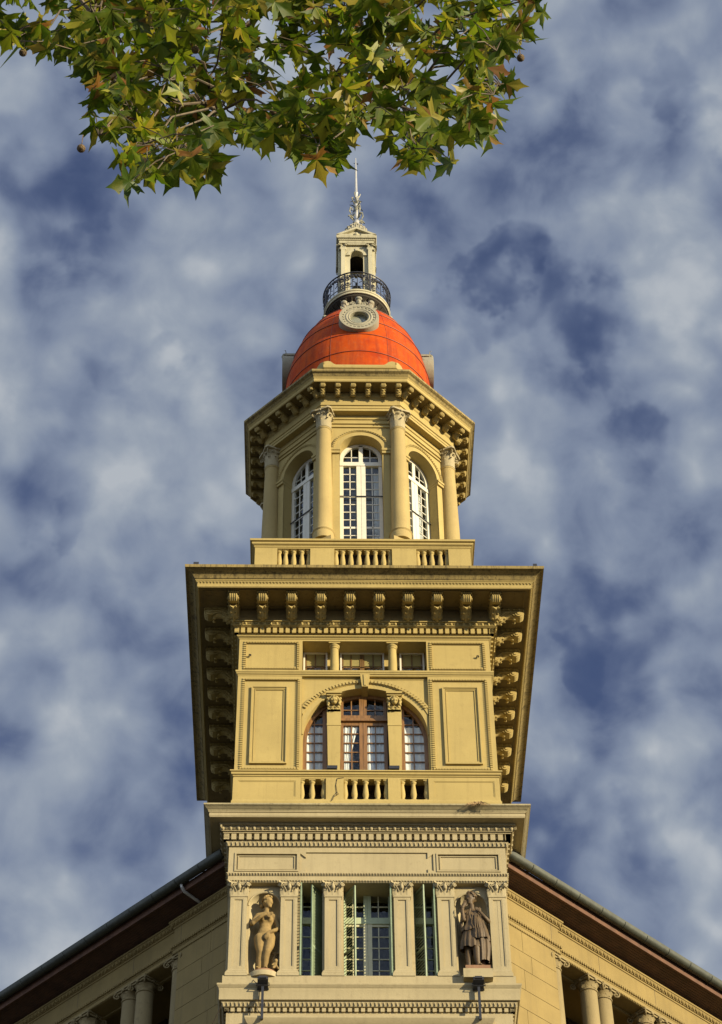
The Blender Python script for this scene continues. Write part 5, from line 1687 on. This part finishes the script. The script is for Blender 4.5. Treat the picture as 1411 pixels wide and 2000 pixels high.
m.tube([(-.70, -.03, 47.82), (-.90, -.04, 47.78), (-.94, -.04, 47.5), (-.90, -.045, 47.2), (-.98, -.05, 47.12), (-1.05, -.06, 46.9), (-1.10, -.07, 46.85)], .010, 5)
m.tube([(-.93, -.05, 47.22), (-.86, -.055, 47.14), (-.95, -.055, 47.08)], .010, 5)
tag(obj('cable', m, M['cable']), 'thin dark cable hanging on the balustrade pier of the arched storey', 'cable')
m = MB()
m.tube([(-3.30, -.09, 40.2), (-3.22, -.24, 40.0), (-3.10, -.20, 39.85), (-3.12, -.17, 39.5), (-3.16, -.10, 39.2), (-3.05, -.28, 38.9)], .011, 5)
tag(obj('cable', m, M['cable']), 'thin dark cable running down the ledge from the statue of the undraped woman', 'cable')
m = MB()
m.tube([(-4.15, -.20, 39.3), (-4.6, .4, 38.6), (-5.2, 1.6, 37.5)], .012, 5)
tag(obj('cable', m, M['cable']), 'thin slack cable from the tower corner to the shaded wing', 'cable')
wd_ = thing('weed_tuft', 'dry brown weed hanging over the edge of the lower cornice', 'weed', (3.32, -.84, 46.10))
r5 = random.Random(3)
m = MB()
for k in range(46):
    a = r5.uniform(-1.2, 1.2); l = r5.uniform(.18, .55)
    x = r5.uniform(-.18, .18)
    pts = [(x, .05, .0), (x + a * l * .3, -.05, .08 * r5.uniform(.2, 1.3)), (x + a * l * .75, -.10, .02 - l * .25), (x + a * l, -.08, -.05 - l * .45 * r5.random())]
    m.tube(pts, [.012, .010, .008, .004], 4)
    if k % 2: m.ball(pts[2], (.035, .02, .03), 5, 4)
obj('stalks', m, M['weed'], wd_)
wd_.scale = (.62, .8, .75)

# ------------------------------------------------------------------ plane tree hanging over the street
TR = thing('plane_tree', 'plane tree bough with green and yellowing lobed leaves hanging above the tower', 'tree', (-7.2, -48.2, 0))
TO = Vector((-7.2, -48.2, 0))
def rel(p): return Vector(p) - TO
HALF = [(.0, -.02), (.10, -.05), (.24, -.13), (.50, -.22), (.40, -.07), (.49, .02), (.32, .07), (.21, .15), (.38, .22), (.52, .36), (.88, .47), (.60, .49), (.47, .57), (.30, .51), (.155, .48), (.20, .64), (.34, .77), (.18, .86), (.085, 1.02), (.0, 1.32)]
OUT = HALF + [(-x, y) for x, y in reversed(HALF[1:-1])]
def add_leaf(V, Fc, P, axis, nrm, size, r):
    a = axis.normalized(); s = a.cross(nrm).normalized(); n = s.cross(a)
    fold = r.uniform(-.05, .38); curl = r.uniform(-.45, .30); tw = r.uniform(-.35, .35); asym = r.uniform(.85, 1.15); wv = r.uniform(0, 6)
    cup = r.uniform(-.2, .25)
    if r.random() < .07: curl, fold = r.uniform(-1.6, -.9), r.uniform(.6, 1.1)
    def pt(x, y):
        x *= asym if x > 0 else 1
        yy = y - .1
        z = fold * abs(x) + curl * yy * yy * .6 + tw * x * yy + cup * x * x + .05 * sin(7 * y + wv) * (abs(x) > .2)
        sh = 1 - .12 * min(1, abs(curl)) * yy
        return P + (s * x * sh + a * y * sh + n * z) * size
    b0 = len(V)
    V.append(pt(0, .18))
    m = len(OUT)
    for f_ in (.5, 1.0):
        for x, y in OUT: V.append(pt(x * f_, .18 + (y - .18) * f_))
    for i in range(m):
        j = (i + 1) % m
        Fc.append((b0, b0 + 1 + i, b0 + 1 + j))
        Fc.append((b0 + 1 + i, b0 + 1 + m + i, b0 + 1 + m + j, b0 + 1 + j))
POLY = [(-3.547, 13.779), (-3.424, 12.73), (-3.241, 12.614), (-3.054, 12.424), (-2.891, 12.311), (-2.803, 12.08), (-2.672, 11.981), (-2.64, 11.734), (-2.488, 11.472), (-2.444, 11.195), (-2.23, 11.062), (-2.05, 11.043), (-1.993, 11.224), (-2.03, 11.503), (-1.937, 11.481), (-1.751, 11.413), (-1.649, 11.619), (-1.54, 11.346), (-1.384, 11.279), (-1.304, 11.70), (-1.17, 11.74), (-1.052, 11.566), (-1.018, 11.308), (-0.917, 11.218), (-0.778, 11.428), (-0.626, 11.573), (-0.523, 11.527), (-0.535, 11.793), (-0.565, 11.991), (-0.435, 12.12), (-0.466, 12.301), (-0.281, 12.57), (-0.239, 12.762), (-0.353, 13.012), (-0.226, 13.85)]
def inside(x, z):
    c = False
    j = len(POLY) - 1
    for i in range(len(POLY)):
        xi, zi = POLY[i]; xj, zj = POLY[j]
        if (zi > z) != (zj > z) and x < (xj - xi) * (z - zi) / (zj - zi) + xi: c = not c
        j = i
    return c
r6 = random.Random(21)
spots = []
SL = Vector((.02, .53, .84))
# hanging sprays: twig tips first, leaves gathered round them
tips = []
tries = 0
while len(tips) < 100 and tries < 20000:
    tries += 1
    x, z = r6.uniform(-3.55, -.2), r6.uniform(11.0, 13.8)
    if not inside(x, z): continue
    if any((x - t[0]) ** 2 + (z - t[1]) ** 2 < .0155 for t in tips): continue
    tips.append((x, z, r6.uniform(-.9, .9)))
V, Fc = [], []
petioles = MB()
def put(x, z, dep, edge=False, outw=None):
    P = Vector((x, -47.0, z)) + SL * dep
    if outw: P -= (Vector((outw[0], 0, 0)) + Vector((0, .84, -.53)) * -outw[1]) * .07
    az = r6.gauss(pi / 2, .95 if not edge else .7)
    droop = r6.uniform(-.1, .95)
    ax = Vector((cos(az), sin(az), -droop))
    nr = Vector((r6.gauss(0, .42), r6.gauss(-.25, .42), -1.0))
    if r6.random() < .25: nr = Vector((r6.uniform(-1, 1), r6.uniform(-1, .2), r6.uniform(-.5, .5)))
    size = r6.uniform(.085, .158)
    if outw:
        ax = Vector((outw[0], 0, 0)) + Vector((0, .84, -.53)) * -outw[1] + Vector((r6.gauss(0, .35), r6.gauss(0, .3), r6.gauss(0, .3)))
        nr = Vector((r6.gauss(0, .35), -.53 + r6.gauss(0, .3), -.84))
        size = r6.uniform(.115, .165)
    base = P - ax.normalized() * size * .45
    add_leaf(V, Fc, rel(base), ax, nr, size, r6)
    return base, ax
def ok(x, z): return inside(x, z)
links = []
for tx, tz, td in tips:
    k = r6.randint(6, 11)
    for i in range(k):
        for _ in range(12):
            x, z = tx + r6.gauss(0, .11), tz + r6.gauss(0, .10)
            if ok(x, z): break
        else: continue
        b_, ax = put(x, z, td + r6.gauss(0, .12))
        links.append((b_, ax, tx, tz, td))
# leaves along the visible lower edge
for i in range(2, len(POLY) - 1):
    (xa, za), (xb, zb) = POLY[i - 1], POLY[i]
    L_ = math.hypot(xb - xa, zb - za)
    for j in range(max(1, int(L_ / .12))):
        t = (j + .5) / max(1, int(L_ / .12))
        x, z = xa + (xb - xa) * t, za + (zb - za) * t
        cx, cz = -1.9, 12.7
        dl = math.hypot(cx - x, cz - z); ins = r6.uniform(.02, .10)
        x += (cx - x) / dl * ins; z += (cz - z) / dl * ins
        td = r6.uniform(-.5, .5)
        b_, ax = put(x, z, td, True, (-(cx - x) / dl, -(cz - z) / dl) if r6.random() < .8 else None)
        best = min(tips, key=lambda q: (q[0] - x) ** 2 + (q[1] - z) ** 2)
        links.append((b_, ax, *best))
# single leaves that hang clear of the mass
for x, z, o in ((-2.07, 11.13, (.2, -1)), (-2.19, 11.14, (-.2, -1)), (-2.0, 11.30, (.8, -.5)), (-2.33, 11.16, (-.3, -1)), (-2.12, 11.30, (.1, -1)), (-.93, 11.30, (0, -1)), (-1.0, 11.40, (-.3, -1)),
                (-1.53, 11.44, (0, -1)), (-1.41, 11.37, (.2, -1)), (-.36, 12.66, (1, .2)), (-.40, 12.52, (.9, -.5)), (-.62, 11.64, (.6, -.8)), (-1.78, 11.50, (0, -1)), (-2.62, 11.86, (-.6, -.8))):
    td = r6.uniform(-.3, .3)
    b_, ax = put(x, z, td, True, o)
    links.append((b_, ax, *min(tips, key=lambda q: (q[0] - x) ** 2 + (q[1] - z) ** 2)))
# the rest of the crown, beyond the picture
for i in range(900):
    P = Vector((r6.uniform(-11, .8), r6.uniform(-53, -43.5), r6.uniform(11.5, 18.5)))
    q = P - Vector((-5.5, -48.0, 15.0))
    if (q.x / 5.6) ** 2 + (q.y / 4.8) ** 2 + (q.z / 3.4) ** 2 > 1: continue
    f = (P - Vector((-1.4604, -53.5183, 1.6)))
    fz = f.dot(F_)
    u, w_ = f.dot(R_) / fz, f.dot(U_) / fz
    if fz > 0 and abs(u) < .20 and w_ < .262: continue
    az = r6.uniform(0, 2 * pi)
    add_leaf(V, Fc, rel(P), Vector((cos(az), sin(az), -r6.uniform(.1, 1))), Vector((r6.gauss(0, .5), r6.gauss(0, .5), 1)), r6.uniform(.14, .24), r6)
lm = MB(); lm.v = [tuple(p) for p in V]; lm.f = Fc
obj('foliage', lm, M['leaf'], TR, ang=60)
# trunk, boughs, twigs
m = MB()
m.tube([rel(p) for p in ((-7.2, -48.2, -.2), (-7.15, -48.2, .6), (-7.05, -48.15, 3), (-6.9, -48.2, 5.5), (-6.6, -48.1, 8.0), (-6.5, -48.0, 11.0), (-6.3, -47.9, 14.0), (-6.2, -47.8, 16.5))], [.48, .40, .34, .31, .27, .20, .13, .05], 16)
obj('trunk', m, M['bark'], TR)
m = MB()
boughs = [[(-6.6, -48.1, 8.2), (-5.6, -47.7, 10.4), (-4.4, -47.3, 13.0), (-3.2, -46.9, 14.3), (-2.3, -46.8, 14.5), (-1.4, -46.8, 14.35), (-.7, -46.8, 13.95)],
          [(-6.5, -48.0, 10.6), (-8.0, -48.6, 12.8), (-9.4, -49.2, 14.4)], [(-6.4, -47.9, 11.8), (-5.4, -49.6, 14.2), (-4.6, -51.2, 15.8)], [(-6.4, -47.9, 12.2), (-6.0, -46.2, 14.2), (-5.2, -44.9, 15.6)],
          [(-4.4, -47.3, 13.0), (-3.6, -47.2, 13.5), (-3.0, -47.1, 13.2), (-2.6, -47.0, 12.5)], [(-2.3, -46.8, 14.5), (-2.0, -46.7, 13.3), (-1.9, -46.8, 12.6), (-2.1, -46.8, 11.9)], [(-1.4, -46.8, 14.35), (-1.2, -46.6, 13.1), (-1.0, -46.8, 12.4), (-.95, -46.9, 11.8)]]
for bgh in boughs:
    n_ = len(bgh)
    r0 = .15 if bgh[0][0] < -6 else .012
    m.tube([rel(p) for p in bgh], [r0 * (1 - .85 * i / (n_ - 1)) + .008 for i in range(n_)], 8)
obj('bough', m, M['bark'], TR)
m = MB()
bp_ = []
for bgh in (boughs[0], boughs[4], boughs[5], boughs[6]):
    for a, c in zip(bgh[:-1], bgh[1:]):
        for t in (0, .33, .66): bp_.append(Vector(a).lerp(Vector(c), t))
bp_ = [p for p in bp_ if p.x > -4.2]
tipP = {}
for tx, tz, td in tips:
    P = Vector((tx, -47.0, tz)) + SL * td
    S_ = min(bp_, key=lambda q: (q - P).length + max(0, P.z - q.z) * 1.5)
    tipP[(tx, tz, td)] = P
    pts = []
    for i in range(7):
        t = i / 6
        q = S_.lerp(P, t) + Vector((0, 0, .18 * sin(pi * t))) + Vector((r6.gauss(0, .03), r6.gauss(0, .03), r6.gauss(0, .03))) * (0 < i < 6)
        pts.append(rel(q))
    m.tube(pts, [.0085 - .0048 * i / 6 for i in range(7)], 5)
for b_, ax, tx, tz, td in links:
    P = tipP[(tx, tz, td)]
    if (P - b_).length < .6:
        mid = (P + b_) / 2 + Vector((0, 0, .04))
        m.tube([rel(P), rel(mid), rel(b_ + ax.normalized() * .01)], .0032, 4)
obj('twig', m, M['twig'], TR)
for tx, tz, td in tips[::7]:
    m = MB()
    P = rel(Vector((tx, -47, tz)) + SL * td) + Vector((r6.uniform(-.1, .1), 0, -.12))
    m.ball(P, .022, 10, 8); m.tube([P, P + Vector((0, 0, .12))], .0025, 4)
    obj('seed_ball', m, M['seed'], TR)
